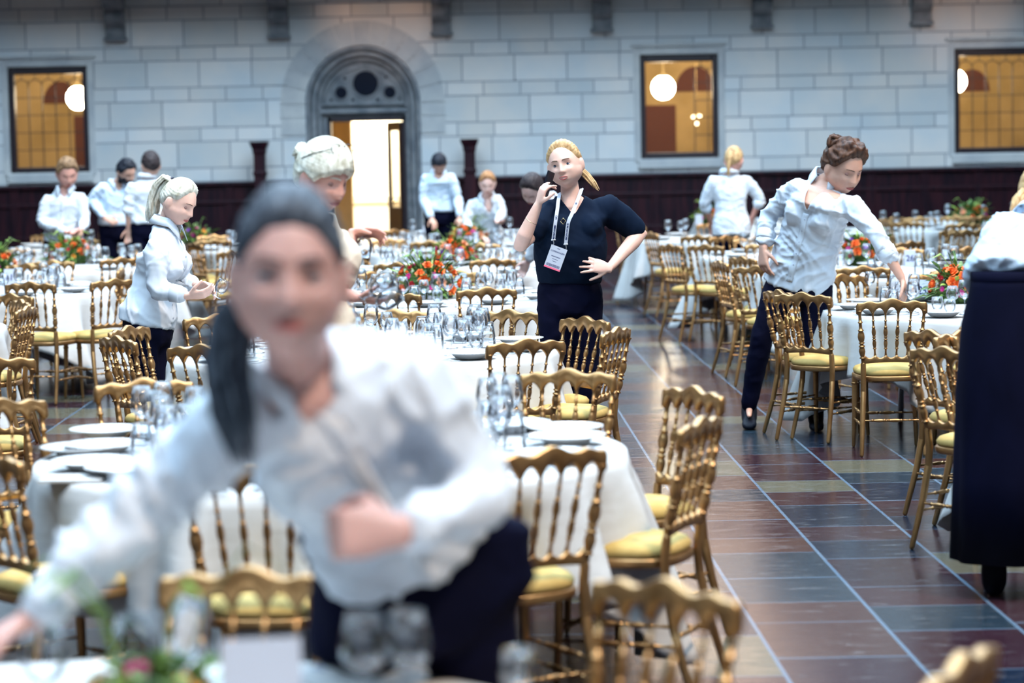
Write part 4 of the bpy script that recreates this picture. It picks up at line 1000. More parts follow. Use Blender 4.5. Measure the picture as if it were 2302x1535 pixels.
def eye_mesh(kind):
    if kind in EYES: return EYES[kind]
    bm = bmesh.new(); R = .0128; seg, n_ = 26, 26; rings = []
    for i in range(1, n_):
        th = PI * i / n_; rings.append([V(math.sin(th) * math.cos(2 * PI * k / seg), math.sin(th) * math.sin(2 * PI * k / seg), math.cos(th)) * R for k in range(seg)])
    rings_mesh(bm, rings)
    def lids(x):
        k = max(0, 1 - (x / .93) ** 2)
        return (.40 * k ** .7 - .04, -.34 * k - .04) if kind == 'open' else (-.10 - .24 * k, -.12 - .36 * k)
    for v in bm.verts:
        z = v.co.z / R; t_, b_ = lids(v.co.x / R)
        if z > t_ or z < b_: v.co *= 1.09
    gz = .02 if kind == 'open' else -.45
    for f in bm.faces:
        c_ = f.calc_center_median() ; u_ = c_.normalized(); g_ = V(0, -1, gz).normalized(); an = math.degrees(u_.angle(g_))
        t_, b_ = lids(u_.x)
        if u_.z > t_ + .09 or u_.z < b_: f.material_index = 4
        elif u_.z > t_ - .10: f.material_index = 3
        elif an < 14: f.material_index = 2
        elif an < 31: f.material_index = 1
        else: f.material_index = 0
    me = bpy.data.meshes.new('eye'); bm.to_mesh(me); bm.free()
    for m_ in ('eye_white', 'iris', 'lash', 'lash', 'lid'): me.materials.append(MT[m_])
    me.polygons.foreach_set('use_smooth', [True] * len(me.polygons)); EYES[kind] = me; return me

def person(label, Y, head, face, up, neck, sa, sb, ea, eb, wa, wb, hip, skin_m='skin', hair_m='hair_blonde', hair='back', shirt_m='shirt', group=None,
           hs=1.0, hw=1.0, s=1.0, hipax=None, ka=None, kb=None, fa=None, fb=None, foot=(0, -1, 0), hand_a=None, hand_b=None, sleeve=('long', 'long'), vneck=None,
           vox=.008, cvox=.010, hem=.14, bust=0., waist=1.0, belly=0., tie=V(0, .10, .03), pony=None, bun=None, eyes='down', collar=True, legw=1.0, smile=False, thick=.014, hairseed=0, wr=.006, trouser=True, beard=False, browc='brow', hipw=1.0, ptop=.10, placket=False, armw=1.0, eyesz=1.0):
    """all joints as (px, py, dY): photograph pixel plus depth offset in metres"""
    J = lambda j: P(j[0], j[1], Y + (j[2] if len(j) > 2 else 0)) if not isinstance(j, Vector) else j
    hc = J(head); nk = J(neck); SA, SB, EA, EB, WA, WB = map(J, (sa, sb, ea, eb, wa, wb)); HP = J(hip)
    f = Vector(face).normalized(); u_ = Vector(up); u_ = (u_ - f * u_.dot(f)).normalized(); yl = -f; xl = yl.cross(u_).normalized()
    Mh = Matrix((xl, yl, u_)).transposed().to_4x4(); Mh.translation = hc; hs *= s
    lat = (SB - SA).normalized(); hax = Vector(hipax).normalized() if hipax is not None else V(lat.x, lat.y, 0).normalized()
    if hax.dot(lat) < 0: hax = -hax
    spine = (nk - HP)
    def fwd(ax, dirn): return ax.cross(dirn).normalized()
    SA = SA - V(0, 0, .032) + (SB - SA) * .04; SB = SB - V(0, 0, .032) - (SB - SA) * .04
    sw = (SB - SA).length / 2
    def torso(bm, g_, upto=1.0, lower=0., chest=1.0):
        secs = []
        for t, hwid, hdep, k in ((lower, .160, .115, 0), (0.06, .165, .118, 0), (.30, .140 * waist, .105 * waist + belly * .3, .3), (.45, .142 * waist, .108 * waist + belly * .6, .5), (.68, .158, .108 + bust * .5, .8), (.82, max(.150, sw * .90), .095 + bust * .3, 1), (.93, max(.13, sw * .80), .078, 1), (1.0, .075, .062, 1)):
            c_ = HP.lerp(nk, t); ax = hax.lerp(lat, k).normalized(); sd = spine.normalized(); ax = (ax - sd * ax.dot(sd)).normalized(); fw = fwd(ax, sd)
            if fw.dot(f) < 0 and False: fw = -fw
            shc = V(0, 0, 0)
            if t > .6: shc = ((SA + SB) / 2 - HP.lerp(nk, .90)) * (sstep(t, .6, .85))
            if t == 1.0: shc = V(0, 0, 0)
            shc = shc + fw * ((belly * .4 if .2 < t < .6 else 0) + (bust * .6 if .6 < t < .9 else 0))
            if t > lower and t < lower + .05: continue
            if t < lower: continue
            fl_ = .013 * s * max(0, 1 - max(0, t) / .35) if g_ > 0 and hem > 0 else 0
            secs.append((c_ + shc * .9, ax * (hwid * s + g_ + fl_), fw * (hdep * s + g_ + fl_)))
        # smooth: insert in-betweens
        loft(bm, secs, 28, 2.25)
    # ---- body
    bm = bmesh.new(); head_bm(bm, Mh, hs, hw)
    nb = hc + Mh.to_3x3() @ (V(0, .028, -.055) * hs)
    tube(bm, [nk - spine.normalized() * .06 * s, nk, nk.lerp(nb, .5), nb], [.072 * s, .055 * s, .049 * s, .047 * s], 18)
    torso(bm, -.014)
    arms = []
    for S, E, W in ((SA, EA, WA), (SB, EB, WB)):
        pts = [S.lerp(E, t) for t in (0, .25, .5, .8, 1)] + [E.lerp(W, t) for t in (.25, .6, 1)]
        rad = [arm_r(t) * s * armw for t in (0, .25, .5, .8, 1, 1.25, 1.6)] + [arm_r(2.0) * s]
        tube(bm, pts, rad, 16); arms.append((pts, rad))
        tube(bm, [(SA + SB) / 2, S], [.06 * s, .05 * s], 12)
    legs = []
    up_z = V(0, 0, 1)
    for sg, k_, f_ in ((-1, ka, fa), (1, kb, fb)):
        h0 = HP + hax * sg * .085 * s - up_z * .03
        ft = J(f_) if f_ is not None else V(h0.x, h0.y + .02, .085)
        kn = J(k_) if k_ is not None else h0.lerp(ft, .5)
        legs.append((h0, kn, ft)); tube(bm, [h0, h0.lerp(kn, .5), kn, kn.lerp(ft, .35), ft], [.078 * s, .068 * s, .05 * s, .042 * s, .028 * s], 14)
        fd = Vector(foot).normalized(); tube(bm, [ft - up_z * .02, ft + fd * .07 - up_z * .055, ft + fd * .12 - up_z * .062], [.024, .018, .014], 10)
    ends = []
    for W, E, h in ((WA, EA, hand_a), (WB, EB, hand_b)):
        d0 = (W - E).normalized()
        h = h or {}
        ends.append(hand_bm(bm, W + d0 * .012, h.get('d', d0), h.get('palm', V(0, 0, -1) if abs(d0.z) < .8 else V(0, -1, 0)), h.get('thumb', V(0, -1, 0)), h.get('c', (.35, .4, .45, .5)), s * h.get('s', 1.), h.get('tc', .3), h.get('sp', .12), h.get('ts', .75)))
    me = remeshed(bm, vox, 2, .5)
    Mi = Mh.inverted(); lip_i, brow_i, mouth_i, tooth_i, beard_i = 1, 2, 3, 4, 5
    for p in me.polygons:
        c_ = Mi @ p.center
        if c_.length > .16 * hs: continue
        c_ = c_ / hs; ax = abs(c_.x)
        if c_.y > -.055: 
            if beard and c_.z < -.03 and c_.z > -.115 and c_.y < .02: p.material_index = beard_i
            continue
        if beard and (c_.z < -.045 or ax > .045) and c_.z < -.02: p.material_index = beard_i
    root = link_mesh('person', me, [skin_m, 'lip', browc, 'mouth', 'tooth', hair_m]); tag(root, label, 'person', group)
    def on_face(x, z, o_=.0015):
        dx, dz = x / (.076 * hw), z / .117
        for _ in range(6):
            dy = -math.sqrt(max(.01, 1 - dx * dx - dz * dz)); q_ = head_point(dx, dy, dz, hw); dx += (x - q_.x) / (.076 * hw) * .8; dz += (z - q_.z) / .117 * .8
        q_ = head_point(dx, -math.sqrt(max(.01, 1 - dx * dx - dz * dz)), dz, hw); return Mh @ ((q_ + V(0, -o_, 0)) * hs)
    def patch(nm, top, bot, x0, x1, m_, bul, n_=16, o_=.0014):
        bm = bmesh.new(); R_ = []
        for i in range(n_ + 1):
            x = x0 + (x1 - x0) * i / n_; a, b_ = bot(x), top(x); R_.append([bm.verts.new(on_face(x, a + (b_ - a) * t, o_ + bul * math.sin(PI * t) * math.sin(PI * min(1, max(0, i / n_))) ** .5)) for t in (0, .25, .5, .75, 1)])
        for A, B in zip(R_, R_[1:]):
            for j in range(4): bm.faces.new((A[j], A[j + 1], B[j + 1], B[j]))
        return link(nm, bm, m_, root, True)
    L_ = .0235; zm = -.0672; up_ = .004 if smile else 0; gap = .0034 if smile else .0003
    e2 = lambda x: max(0, 1 - (x / L_) ** 2); zc = lambda x: zm + up_ * (x / L_) ** 2
    patch('lips', lambda x: zc(x) + gap * e2(x) + .0062 * e2(x) ** .6 - .0014 * math.exp(-(x / .004) ** 2), lambda x: zc(x) + gap * e2(x), -L_, L_, 'lip', .0022)
    patch('lips', lambda x: zc(x) - gap * e2(x), lambda x: zc(x) - gap * e2(x) - .0078 * e2(x) ** .7, -L_, L_, 'lip', .0030)
    if smile: patch('teeth', lambda x: zc(x) + gap * e2(x), lambda x: zc(x) - gap * .75 * e2(x), -L_ * .88, L_ * .88, 'tooth', .0002, o_=.0008)
    for sg in (-1, 1):
        bz = lambda x: .0205 + .0045 * math.sin(PI * min(1, max(0, (abs(x) - .011) / .040)) * .8)
        patch('eyebrow', lambda x: bz(x) + .0026 * (1 - max(0, (abs(x) - .03) / .022)), lambda x: bz(x) - .0018, sg * .012, sg * .047, browc if browc != 'brow' else 'brow', .0008, 12)
    em = eye_mesh('open' if eyes == 'open' else 'down')
    for sx in (-1, 1):
        e = bpy.data.objects.new('eye', em); COL.objects.link(e); e.parent = root
        pos = head_point(*(V(sx * .40, -.91, -.0).normalized()), hw)
        e.matrix_world = Mh @ Matrix.Translation(V(sx * .0305 * hw, pos.y + .0065, .0) * hs) @ Matrix.Scale(hs * eyesz, 4)
        e.matrix_parent_inverse = Matrix()
    # ---- hair
    if hair:
        hb = hair_cap(Mh, hs, hw, hair, thick, tie, seedv=hairseed)
        ho = link('hair', hb, hair_m, root, True)
        if pony:
            bm = bmesh.new(); strands(bm, Mh, hs, pony['path'], pony.get('r', .028), pony.get('n', 30), hairseed + 2, spread=pony.get('sp', 1.)); link('ponytail', bm, hair_m, ho, True)
            bm = bmesh.new(); p0, p1 = Vector(pony['path'][0]), Vector(pony['path'][1]); d = (p1 - p0).normalized()
            lathe(bm, [(0, .016), (.004, .022), (.012, .022), (.016, .016)], 14, Mh @ ((p0 + d * .002) * hs), Mh @ (p1 * hs)); link('hair_tie', bm, 'band', ho, True)
        if bun:
            bm = bmesh.new(); rd = random.Random(hairseed + 5); c_, r_ = Vector(bun[0]), bun[1]
            for k in range(16):
                a0 = rd.uniform(0, 6.3); tl = Vector((rd.gauss(0, 1), rd.gauss(0, 1), rd.gauss(0, 1))).normalized(); fr1, fr2 = frame_of(tl)
                tube(bm, [Mh @ ((c_ + (fr1 * math.cos(a0 + t * .5) + fr2 * math.sin(a0 + t * .5)) * r_ * rd.uniform(.6, .95)) * hs) for t in range(8)], [.004 * hs, .010 * hs, .011 * hs, .011 * hs, .010 * hs, .010 * hs, .008 * hs, .003 * hs], 6)
            ellipsoid(bm, Mh @ (c_ * hs), Mh.to_3x3() @ V(r_ * .8, 0, 0) * hs, Mh.to_3x3() @ V(0, r_ * .8, 0) * hs, Mh.to_3x3() @ V(0, 0, r_ * .8) * hs, 12, 8)
            link('bun', bm, hair_m, ho, True)
    # ---- shirt
    bm = bmesh.new(); torso(bm, .012, lower=-hem)
    if bust:
        sd = spine.normalized(); fw = fwd(lat, sd)
        for sg in (-1, 1): ellipsoid(bm, HP.lerp(nk, .66) + lat * sg * .078 * s + fw * (.085 * s) + ((SA + SB) / 2 - HP.lerp(nk, .90)) * .3, lat * .075 * s, sd * .085 * s, fw * (.055 + bust) * s, 16, 10)
    for i, ((S, E, W), sl) in enumerate(zip(((SA, EA, WA), (SB, EB, WB)), sleeve)):
        tmax = {'long': 1.90, 'three': 1.42, 'elbow': 1.12, 'short': .78, 'low': .9}[sl] if isinstance(sl, str) else sl
        ts = [t for t in (0, .2, .45, .7, .9, 1.05, 1.3, 1.6) if t < tmax] + [tmax]
        pts = [S.lerp(E, t) if t <= 1 else E.lerp(W, t - 1) for t in ts]
        g_ = .015 if sl != 'short' else .024
        rad = [(arm_r(t) * s * armw * (1.05 if t < 1.7 else 1.0) + g_) for t in ts]
        tube(bm, [((SA + SB) / 2).lerp(S, .5)] + pts, [.062 * s] + rad, 18)
        arms[i] = (pts[-1], (pts[-1] - pts[-2]).normalized(), rad[-1])
    me = remeshed(bm, cvox, 4, .5)
    if wr: wrinkle(me, wr * s, hairseed * 3.1)
    sd = spine.normalized(); fw = fwd(lat, sd)
    kill = []
    if vneck or True:
        vd, vw = vneck or (.045, .062)
        top = nk + sd * .02
        for p in me.polygons:
            c_ = p.center - nk; dn = -c_.dot(sd); a = abs(c_.dot(lat)); fr = c_.dot(fw)
            if dn < -.012 and a < .085 * s and c_.length < .14: kill.append(p.index)
            elif fr > 0 and dn < vd * s and a < vw * s * (1 - max(0, dn) / (vd * s)) : kill.append(p.index)
        bmk = bmesh.new(); bmk.from_mesh(me); bmk.faces.ensure_lookup_table(); bmesh.ops.delete(bmk, geom=[bmk.faces[i] for i in kill], context='FACES')
        for _ in range(14):
            mv = {}
            for v in bmk.verts:
                if not v.is_boundary: continue
                q2 = [e_.other_vert(v).co for e_ in v.link_edges if e_.is_boundary]
                if len(q2) == 2: mv[v] = v.co * .4 + (q2[0] + q2[1]) * .3
            for v, c_ in mv.items(): v.co = c_
        bmk.to_mesh(me); bmk.free()
    sh = link_mesh('shirt', me, shirt_m, root)
    md = sh.modifiers.new('t', 'SOLIDIFY'); md.thickness = .003; md.offset = 0
    if collar:
        bm = bmesh.new(); rows = []; K = 36; vw2 = .5 if vneck else .28
        for i in range(K + 1):
            ph = -PI + vw2 + (2 * PI - 2 * vw2) * i / K      # 0 = back
            frt = abs(ph) / PI; o_ = (-fw * math.cos(ph) + lat * math.sin(ph)); tip = max(0, (frt - .62) / .38)
            base = nk + sd * (.022 - .045 * tip * (1.5 if vneck else 1)) + fw * .016 * frt; r_ = .072 * s
            rows.append([base + o_ * r_, base + o_ * (r_ - .002) + sd * .036 * s * (1 - .35 * tip), base + o_ * (r_ + .006) + sd * .037 * s * (1 - .35 * tip), base + o_ * (r_ + .028 + .02 * tip) - sd * (.008 + .045 * tip) * s + fw * .014 * tip])
        R_ = [[bm.verts.new(q_) for q_ in row_] for row_ in rows]
        for A, B in zip(R_, R_[1:]):
            for j in range(3): bm.faces.new((A[j], A[j + 1], B[j + 1], B[j]))
        co = link('collar', bm, shirt_m, sh, True); md = co.modifiers.new('t', 'SOLIDIFY'); md.thickness = .004; md.offset = 0
    for (pe, de, re), sl in zip(arms, sleeve):
        if sl == 'short' or shirt_m in ('blouse', 'tee'): continue
        bm = bmesh.new(); w_ = .05 if sl == 'long' else .055; x_ = 0.003 if sl == 'long' else .008
        lathe(bm, [(-w_, re * .9), (-w_ + .004, re + x_), (-.003, re + x_ * .7), (.004, re + x_ * .4), (.004, re * .8), (-.01, re * .78)], 20, pe, pe + de); link('cuff', bm, shirt_m, sh, True)
    if placket and collar:
        from mathutils.bvhtree import BVHTree
        bv = BVHTree.FromPolygons([v.co for v in sh.data.vertices], [tuple(p.vertices) for p in sh.data.polygons])
        t0 = 1 - ((vneck[0] if vneck else .05) + .01) * s / spine.length; t1 = -hem * .6 + .03; rows = []
        for i in range(25):
            t = t0 + (t1 - t0) * i / 24; c_ = HP.lerp(nk, t); row = []
            for w_ in (-.017, -.006, .006, .017):
                h_ = bv.ray_cast(c_ + lat * w_ * s + fw * .6, -fw)
                if h_[0] is None: break
                row.append(h_[0] + fw * (.003 if abs(w_) < .01 else .001))
            if len(row) == 4: rows.append(row)
        if len(rows) > 6:
            bm = bmesh.new(); R_ = [[bm.verts.new(q_) for q_ in r_] for r_ in rows]
            for A, B in zip(R_, R_[1:]):
                for j in range(3): bm.faces.new((A[j], A[j + 1], B[j + 1], B[j]))
            pl = link('placket', bm, shirt_m, sh, True); md = pl.modifiers.new('t', 'SOLIDIFY'); md.thickness = .003
            for i in range(2, len(rows) - 1, 4):
                bm = bmesh.new(); c_ = (rows[i][1] + rows[i][2]) / 2; lathe(bm, [(0, .006), (.003, .006), (.004, .004)], 10, c_, c_ + fw); link('button', bm, 'paper', sh, True)
    # ---- trousers and shoes
    if trouser:
        bm = bmesh.new()
        loft(bm, [(HP + spine.normalized() * ptop * s, hax * .138 * s * hipw, fwd(hax, V(0, 0, 1)) * .098 * s), (HP + spine.normalized() * .06 * s, hax * .150 * s * hipw, fwd(hax, V(0, 0, 1)) * .110 * s), (HP + V(0, 0, .01), hax * .172 * s * hipw, fwd(hax, V(0, 0, 1)) * .122 * s), (HP - V(0, 0, .10) * s, hax * .178 * s * hipw, fwd(hax, V(0, 0, 1)) * .125 * s), (HP - V(0, 0, .16) * s, hax * .15 * s, fwd(hax, V(0, 0, 1)) * .11 * s)], 24, 2.2)
        for h0, kn, ft in legs:
            tube(bm, [h0, h0.lerp(kn, .35), h0.lerp(kn, .7), kn, kn.lerp(ft, .35), kn.lerp(ft, 1.0)], [.098 * s, .092 * s, .077 * s, .066 * s * legw, .064 * s * legw, .050 * s * legw], 18)
        me = remeshed(bm, .013, 3, .5); wrinkle(me, .004, hairseed * 1.7 + 5); link_mesh('trousers', me, 'trouser', root)
    for h0, kn, ft in legs:
        fd = Vector(foot).normalized(); fd.z = 0; fd.normalize(); sd2 = fd.cross(V(0, 0, 1)); bm = bmesh.new(); b0 = V(ft.x, ft.y, 0)
        secs = []
        for t, w_, h_ in ((-.065, .034, .12), (-.055, .046, .165), (-.02, .050, .17), (.04, .040, .075), (.10, .046, .052), (.155, .042, .040), (.185, .022, .026)):
            secs.append((b0 + fd * t + V(0, 0, h_ / 2 + .004), sd2 * w_, V(0, 0, h_ / 2)))
        loft(bm, secs, 18, 2.8); so = link('shoe', bm, 'shoe', root, True)
    return dict(root=root, Mh=Mh, hs=hs, nk=nk, sd=sd, fw=fw, lat=lat, ends=ends, HP=HP, WA=WA, WB=WB, s=s, SA=SA, SB=SB, shirt=sh)
# blurred waitress in front
Y0 = 4.62
front = person('blurred waitress in white shirt, dark ponytail, arm stretched over the nearest table', Y0, (650, 618, -.60), (.10, -.99, .02), (0.04, 0, 1), (672, 815, -.36),
    (530, 888, -.42), (962, 812, -.28), (300, 1165, -.45), (1098, 1122, -.30), (75, 1385, -.50), (905, 1192, -.52), (945, 1262, .06), 'skin_rose', 'hair_ash', 'low', 'shirt', None,
    hs=1.09, s=1.10, hipax=(.94, .15, .26), hand_a=dict(d=(-.9, -.1, -.45), palm=(0, -.2, -1), thumb=(.2, -1, 0), c=(.5, .55, .6, .6)), hand_b=dict(d=(-1, -.15, .02), palm=(.1, 1, -.3), thumb=(0, -.2, 1), c=(.95, 1.05, 1.1, 1.1), tc=.7, s=1.08),
    sleeve=('long', 'long'), vneck=(.022, .042), vox=.008, cvox=.011, hipw=1.2, ptop=.17, placket=True, hem=-.13, bust=.012, tie=V(-.03, .09, .0), pony=dict(path=[V(-.045, .085, -.02), V(-.078, .085, -.06), V(-.088, .06, -.13), V(-.080, .045, -.20), V(-.060, .04, -.265)], r=.030, n=44, sp=.9),
    hairseed=1, wr=.013, hw=.94, collar=True, eyes='open', thick=.010, eyesz=1.25, browc='hair_black')  # oversized eyes and black brows stand in for shade in the sockets
# the caller with phone
YP = 13.1
caller = person('woman in dark tee talking on a phone with hand on hip and white lanyard', YP, (1270, 371, 0), (-.26, -.96, .02), (-.20, 0, 1), (1283, 441, .03),
    (1232, 466, .02), (1374, 457, .05), (1170, 551, -.20), (1440, 524, .10), (1209, 462, -.24), (1372, 600, -.12), (1280, 640, .03), 'skin', 'hair_blonde', 'back', 'tee', None,
    hs=1.07, s=1.0, hw=1.06, hand_a=dict(d=(.30, -.15, .95), palm=(.85, .35, -.1), thumb=(.2, -.9, .3), c=(.55, .75, .75, .5), tc=.2, s=.98), hand_b=dict(d=(-.98, -.15, .22), palm=(0, .9, -.3), thumb=(0, 0, -1), c=(.16, .18, .2, .25), tc=.05, sp=.28, ts=.7),
    sleeve=(.62, 'short'), vneck=(.105, .070), vox=.0052, cvox=.009, hem=-.02, bust=.03, waist=1.32, belly=.03, armw=1.12, eyes='open', smile=True, collar=False, tie=V(0.02, .10, .0),
    pony=dict(path=[V(.01, .095, .01), V(.03, .125, -.01), V(.065, .13, -.06), V(.095, .12, -.11), V(.115, .11, -.15)], r=.020, n=30, sp=.8), hairseed=2, wr=.004, legw=1.1, thick=.011)
# the curly brunette reaching over table 25
YB = 15.12
brun = person('brown-haired waitress leaning over table 25 with one arm reaching to the glasses', YB, (1897, 376, -.20), (.45, -.78, -.42), (.25, -.40, .88), (1860, 406, -.10),
    (1782, 412, -.10), (1922, 458, -.30), (1728, 483, .02), (1970, 528, -.42), (1716, 556, -.06), (2025, 622, -.45), (1800, 615, .0), 'skin_tan', 'hair_brown', 'curly', 'shirt', None,
    hs=1.16, s=1.14, hw=1.02, hipax=(.97, -.25, 0), ka=(1712, 760, -.02), kb=(1832, 780, -.05), fa=(1684, 908, .06), fb=(1834, 922, -.10), foot=(-.1, -1, 0),
    hand_a=dict(d=(0, -.15, -1), palm=(.8, .5, 0), thumb=(-.1, -1, 0), c=(.35, .4, .5, .6), s=1.05), hand_b=dict(d=(.25, 0, -1), palm=(-.9, 0, -.2), thumb=(-.3, -.9, 0), c=(.4, .5, .6, .7)),
    sleeve=(1.72, 1.50), vneck=(.17, .060), placket=True, vox=.0065, cvox=.010, hem=.16, bust=.035, waist=1.12, belly=.025, bun=(V(-.045, .055, .100), .042), hairseed=3, wr=.011, thick=.020, legw=.95)
# platinum ponytail, in profile
YL = 13.2
blonde = person('platinum-blonde waitress with a high ponytail looking down at glasses in her hands', YL, (402, 455, 0), (.80, -.42, -.42), (.42, -.10, .9), (373, 511, .04),
    (348, 552, -.16), (392, 548, .16), (353, 652, -.18), (398, 632, .16), (420, 664, -.22), (446, 641, .02), (332, 712, .04), 'skin', 'hair_platinum', 'back', 'shirt', None,
    hs=1.04, s=.98, hipax=(.35, .94, 0), ka=(330, 850, -.02), kb=(345, 850, .05), foot=(1, -.4, 0),
    hand_a=dict(d=(.97, -.05, .10), palm=(.0, .6, .8), thumb=(0, -.3, .9), c=(.35, .4, .4, .45)), hand_b=dict(d=(.96, -.3, -.25), palm=(-.1, -.6, -.5), thumb=(0, -.2, 1), c=(.55, .6, .6, .6)),
    sleeve=(1.78, 1.72), vneck=(.09, .05), placket=True, vox=.0060, cvox=.009, hem=.08, bust=.02, waist=.92, tie=V(0, .095, .075), pony=dict(path=[V(0, .085, .085), V(0, .125, .085), V(0, .150, .03), V(.0, .150, -.05), V(.0, .135, -.13), V(0, .125, -.17)], r=.035, n=60, sp=1.1), hairseed=4, wr=.008)
# older blonde with glasses pushed up in her hair
YO = 9.9
older = person('grey-blonde woman in cream top with spectacles on her head, holding wine glasses', YO, (727, 398, 0), (.72, -.62, -.34), (.28, -.20, .93), (706, 480, .05),
    (655, 535, -.10), (760, 530, .12), (672, 640, -.10), (768, 640, .05), (800, 668, -.12), (792, 530, .20), (700, 720, .08), 'skin_red', 'hair_platinum', 'bangs', 'blouse', None,
    hs=1.12, s=1.04, hipax=(.75, .6, 0), foot=(1, -.5, 0), hand_a=dict(d=(.95, -.2, -.15), palm=(0, .3, .9), thumb=(0, -.8, .4), c=(.6, .65, .7, .7)), hand_b=dict(d=(1, -.1, .05), palm=(0, -.3, -.5), thumb=(0, -.2, 1), c=(.3, .4, .5, .6)),
    sleeve=(1.55, 1.7), vneck=(.05, .06), vox=.007, cvox=.010, hem=.1, bust=.02, collar=False, bun=(V(0, .125, .045), .035), hairseed=5, wr=.004, thick=.019, browc='hair_platinum')
# woman in wide black trousers, bent forward, cut by the edge of the picture
YR = 9.35
right = person('waitress in pale blue shirt and very wide black trousers, bent over at the picture edge', YR, (2345, 440, .45), (.5, .85, -.3), (.2, .3, .9), (2325, 492, .30),
    (2258, 520, .25), (2400, 530, .30), (2262, 690, .45), (2420, 660, .4), (2300, 740, .7), (2400, 740, .7), (2280, 640, .0), 'skin', 'hair_blonde', 'back', 'shirt_blue', None,
    hs=1.05, s=1.04, hipax=(1, .1, 0), fa=(2235, 1330, .0), fb=(2360, 1330, 0), foot=(.2, 1, 0), vox=.010, cvox=.011, hem=.07, waist=1.15, belly=.03, trouser=False, sleeve=('long', 'long'),
    pony=dict(path=[V(0, .09, .02), V(-.03, .13, 0), V(-.06, .14, -.08), V(-.07, .12, -.14)], r=.03, n=30), hairseed=6, wr=.012, collar=True)
bm = bmesh.new(); hp = right['HP']; fx = V(1, .1, 0).normalized(); fy = V(-.1, 1, 0)
zt_ = hp.z + .05
def ringp(c_, rx, ry, z, n_=48, fold=0.):
    return [V(c_.x + rx * math.cos(2 * PI * k / n_) * (1 + fold * math.sin(9 * 2 * PI * k / n_)), c_.y + ry * math.sin(2 * PI * k / n_) * (1 + fold * math.sin(7 * 2 * PI * k / n_ + 1)), z) for k in range(n_)]
rings_mesh(bm, [ringp(hp, .165, .125, zt_), ringp(hp, .172, .13, zt_ - .06), ringp(hp, .205, .165, zt_ - .20), ringp(hp, .225, .185, zt_ - .45, fold=.01), ringp(hp, .235, .195, zt_ - .8, fold=.03), ringp(hp, .245, .20, .14, fold=.045)])
link('wide_trousers', bm, 'trouser', right['root'], True)
bm = bmesh.new(); rings_mesh(bm, [ringp(hp, .168, .128, zt_ - .035), ringp(hp, .170, .130, zt_ - .03), ringp(hp, .168, .128, zt_ + .005), ringp(hp, .160, .12, zt_ + .006)]); link('waistband', bm, 'trouser', right['root'], True)
bm = bmesh.new()
for k in range(26):     # loose locks falling forward over the shoulder
    a = P(2300 + random.uniform(-6, 20), 428 + random.uniform(-4, 8), YR + .35); b_ = P(2278 + random.uniform(-8, 14), 478 + random.uniform(-8, 8), YR + .30)
    tube(bm, [a, a.lerp(b_, .5) + V(-.008, 0, .006), b_], [.006, .007, .002], 6)
link('loose_hair', bm, 'hair_blonde', right['root'], True)
# waiters at the back
m1 = person('sandy-haired waiter looking down at his hands behind the flowers', 24.8, (151, 388, -.04), (.30, -.82, -.48), (.05, -.3, .95), (147, 428, .02),
    (104, 446, 0), (184, 440, 0), (94, 500, -.05), (191, 497, -.05), (150, 522, -.28), (184, 514, -.25), (142, 540, .05), 'skin_red', 'hair_sandy', 'short', 'shirt', 'waiters in white shirts', hs=1.15, s=1.10,
    hand_a=dict(d=(.9, -.4, -.1), palm=(0, -.2, .9), thumb=(0, -1, .3)), hand_b=dict(d=(-.3, -.6, -.6), palm=(-.5, .2, -.6), thumb=(0, -1, .3)), vox=.010, cvox=.013, vneck=(.07, .05), hem=.03, placket=True, hairseed=7, wr=.008)
m2 = person('dark-bearded waiter with one hand at his waist, turned to the next waiter', 26.4, (284, 386, -.05), (.62, -.62, -.50), (.1, -.3, .95), (262, 416, .03),
    (226, 418, -.05), (292, 420, .10), (205, 452, -.02), (305, 470, .2), (234, 488, -.22), (300, 505, .1), (262, 503, .05), 'skin_tan', 'hair_black', 'short', 'shirt_blue', 'waiters in white shirts', hs=1.05, s=1.10,
    hand_a=dict(d=(.8, -.4, -.3), palm=(0, .7, -.5), thumb=(0, -.6, .8)), vox=.010, cvox=.013, vneck=(.07, .05), hem=.03, hairseed=8, wr=.008, beard=True)
m3 = person('dark-haired waiter with his back turned and sleeves rolled up', 24.9, (339, 371, .03), (-.35, .92, -.15), (0, .1, 1), (331, 402, .03),
    (372, 418, .05), (293, 418, -.05), (378, 468, .1), (289, 468, -.05), (360, 505, .25), (289, 512, -.02), (334, 500, .03), 'skin_tan', 'hair_dark', 'short', 'shirt', 'waiters in white shirts', hs=1.05, s=1.06,
    sleeve=(1.2, 1.2), foot=(0, 1, 0), vox=.010, cvox=.013, hem=.02, hairseed=9, wr=.008)
m4 = person('dark-haired waiter bowed over a table beside the stone doorway', 28.6, (987, 367, -.06), (.05, -.45, -.88), (0, -.9, .42), (986, 392, .06),
    (955, 397, 0), (1017, 395, 0), (951, 448, -.02), (1029, 446, -.02), (970, 489, -.18), (1034, 487, -.20), (988, 472, .1), 'skin_tan', 'hair_black', 'short', 'shirt_blue', 'waiters in white shirts', hs=1.0, s=1.05,
    vox=.010, cvox=.013, vneck=(.06, .05), hairseed=10, wr=.008, hem=.02)
m5 = person('ginger-haired waitress stooping over the glasses by the dark wooden post', 26.9, (1096, 411, -.10), (.0, -.85, -.52), (0, -.5, .86), (1094, 446, .02),
    (1059, 455, 0), (1123, 444, .03), (1046, 505, -.05), (1129, 480, -.02), (1082, 530, -.32), (1118, 498, -.20), (1092, 530, .18), 'skin_pale', 'hair_ginger', 'back', 'shirt', 'waitresses in white shirts', hs=1.0, s=1.05,
    vox=.010, cvox=.013, vneck=(.14, .06), hairseed=11, wr=.008, hand_b=dict(d=(.3, -.7, -.1), palm=(0, .2, 1), thumb=(-1, 0, 0)))
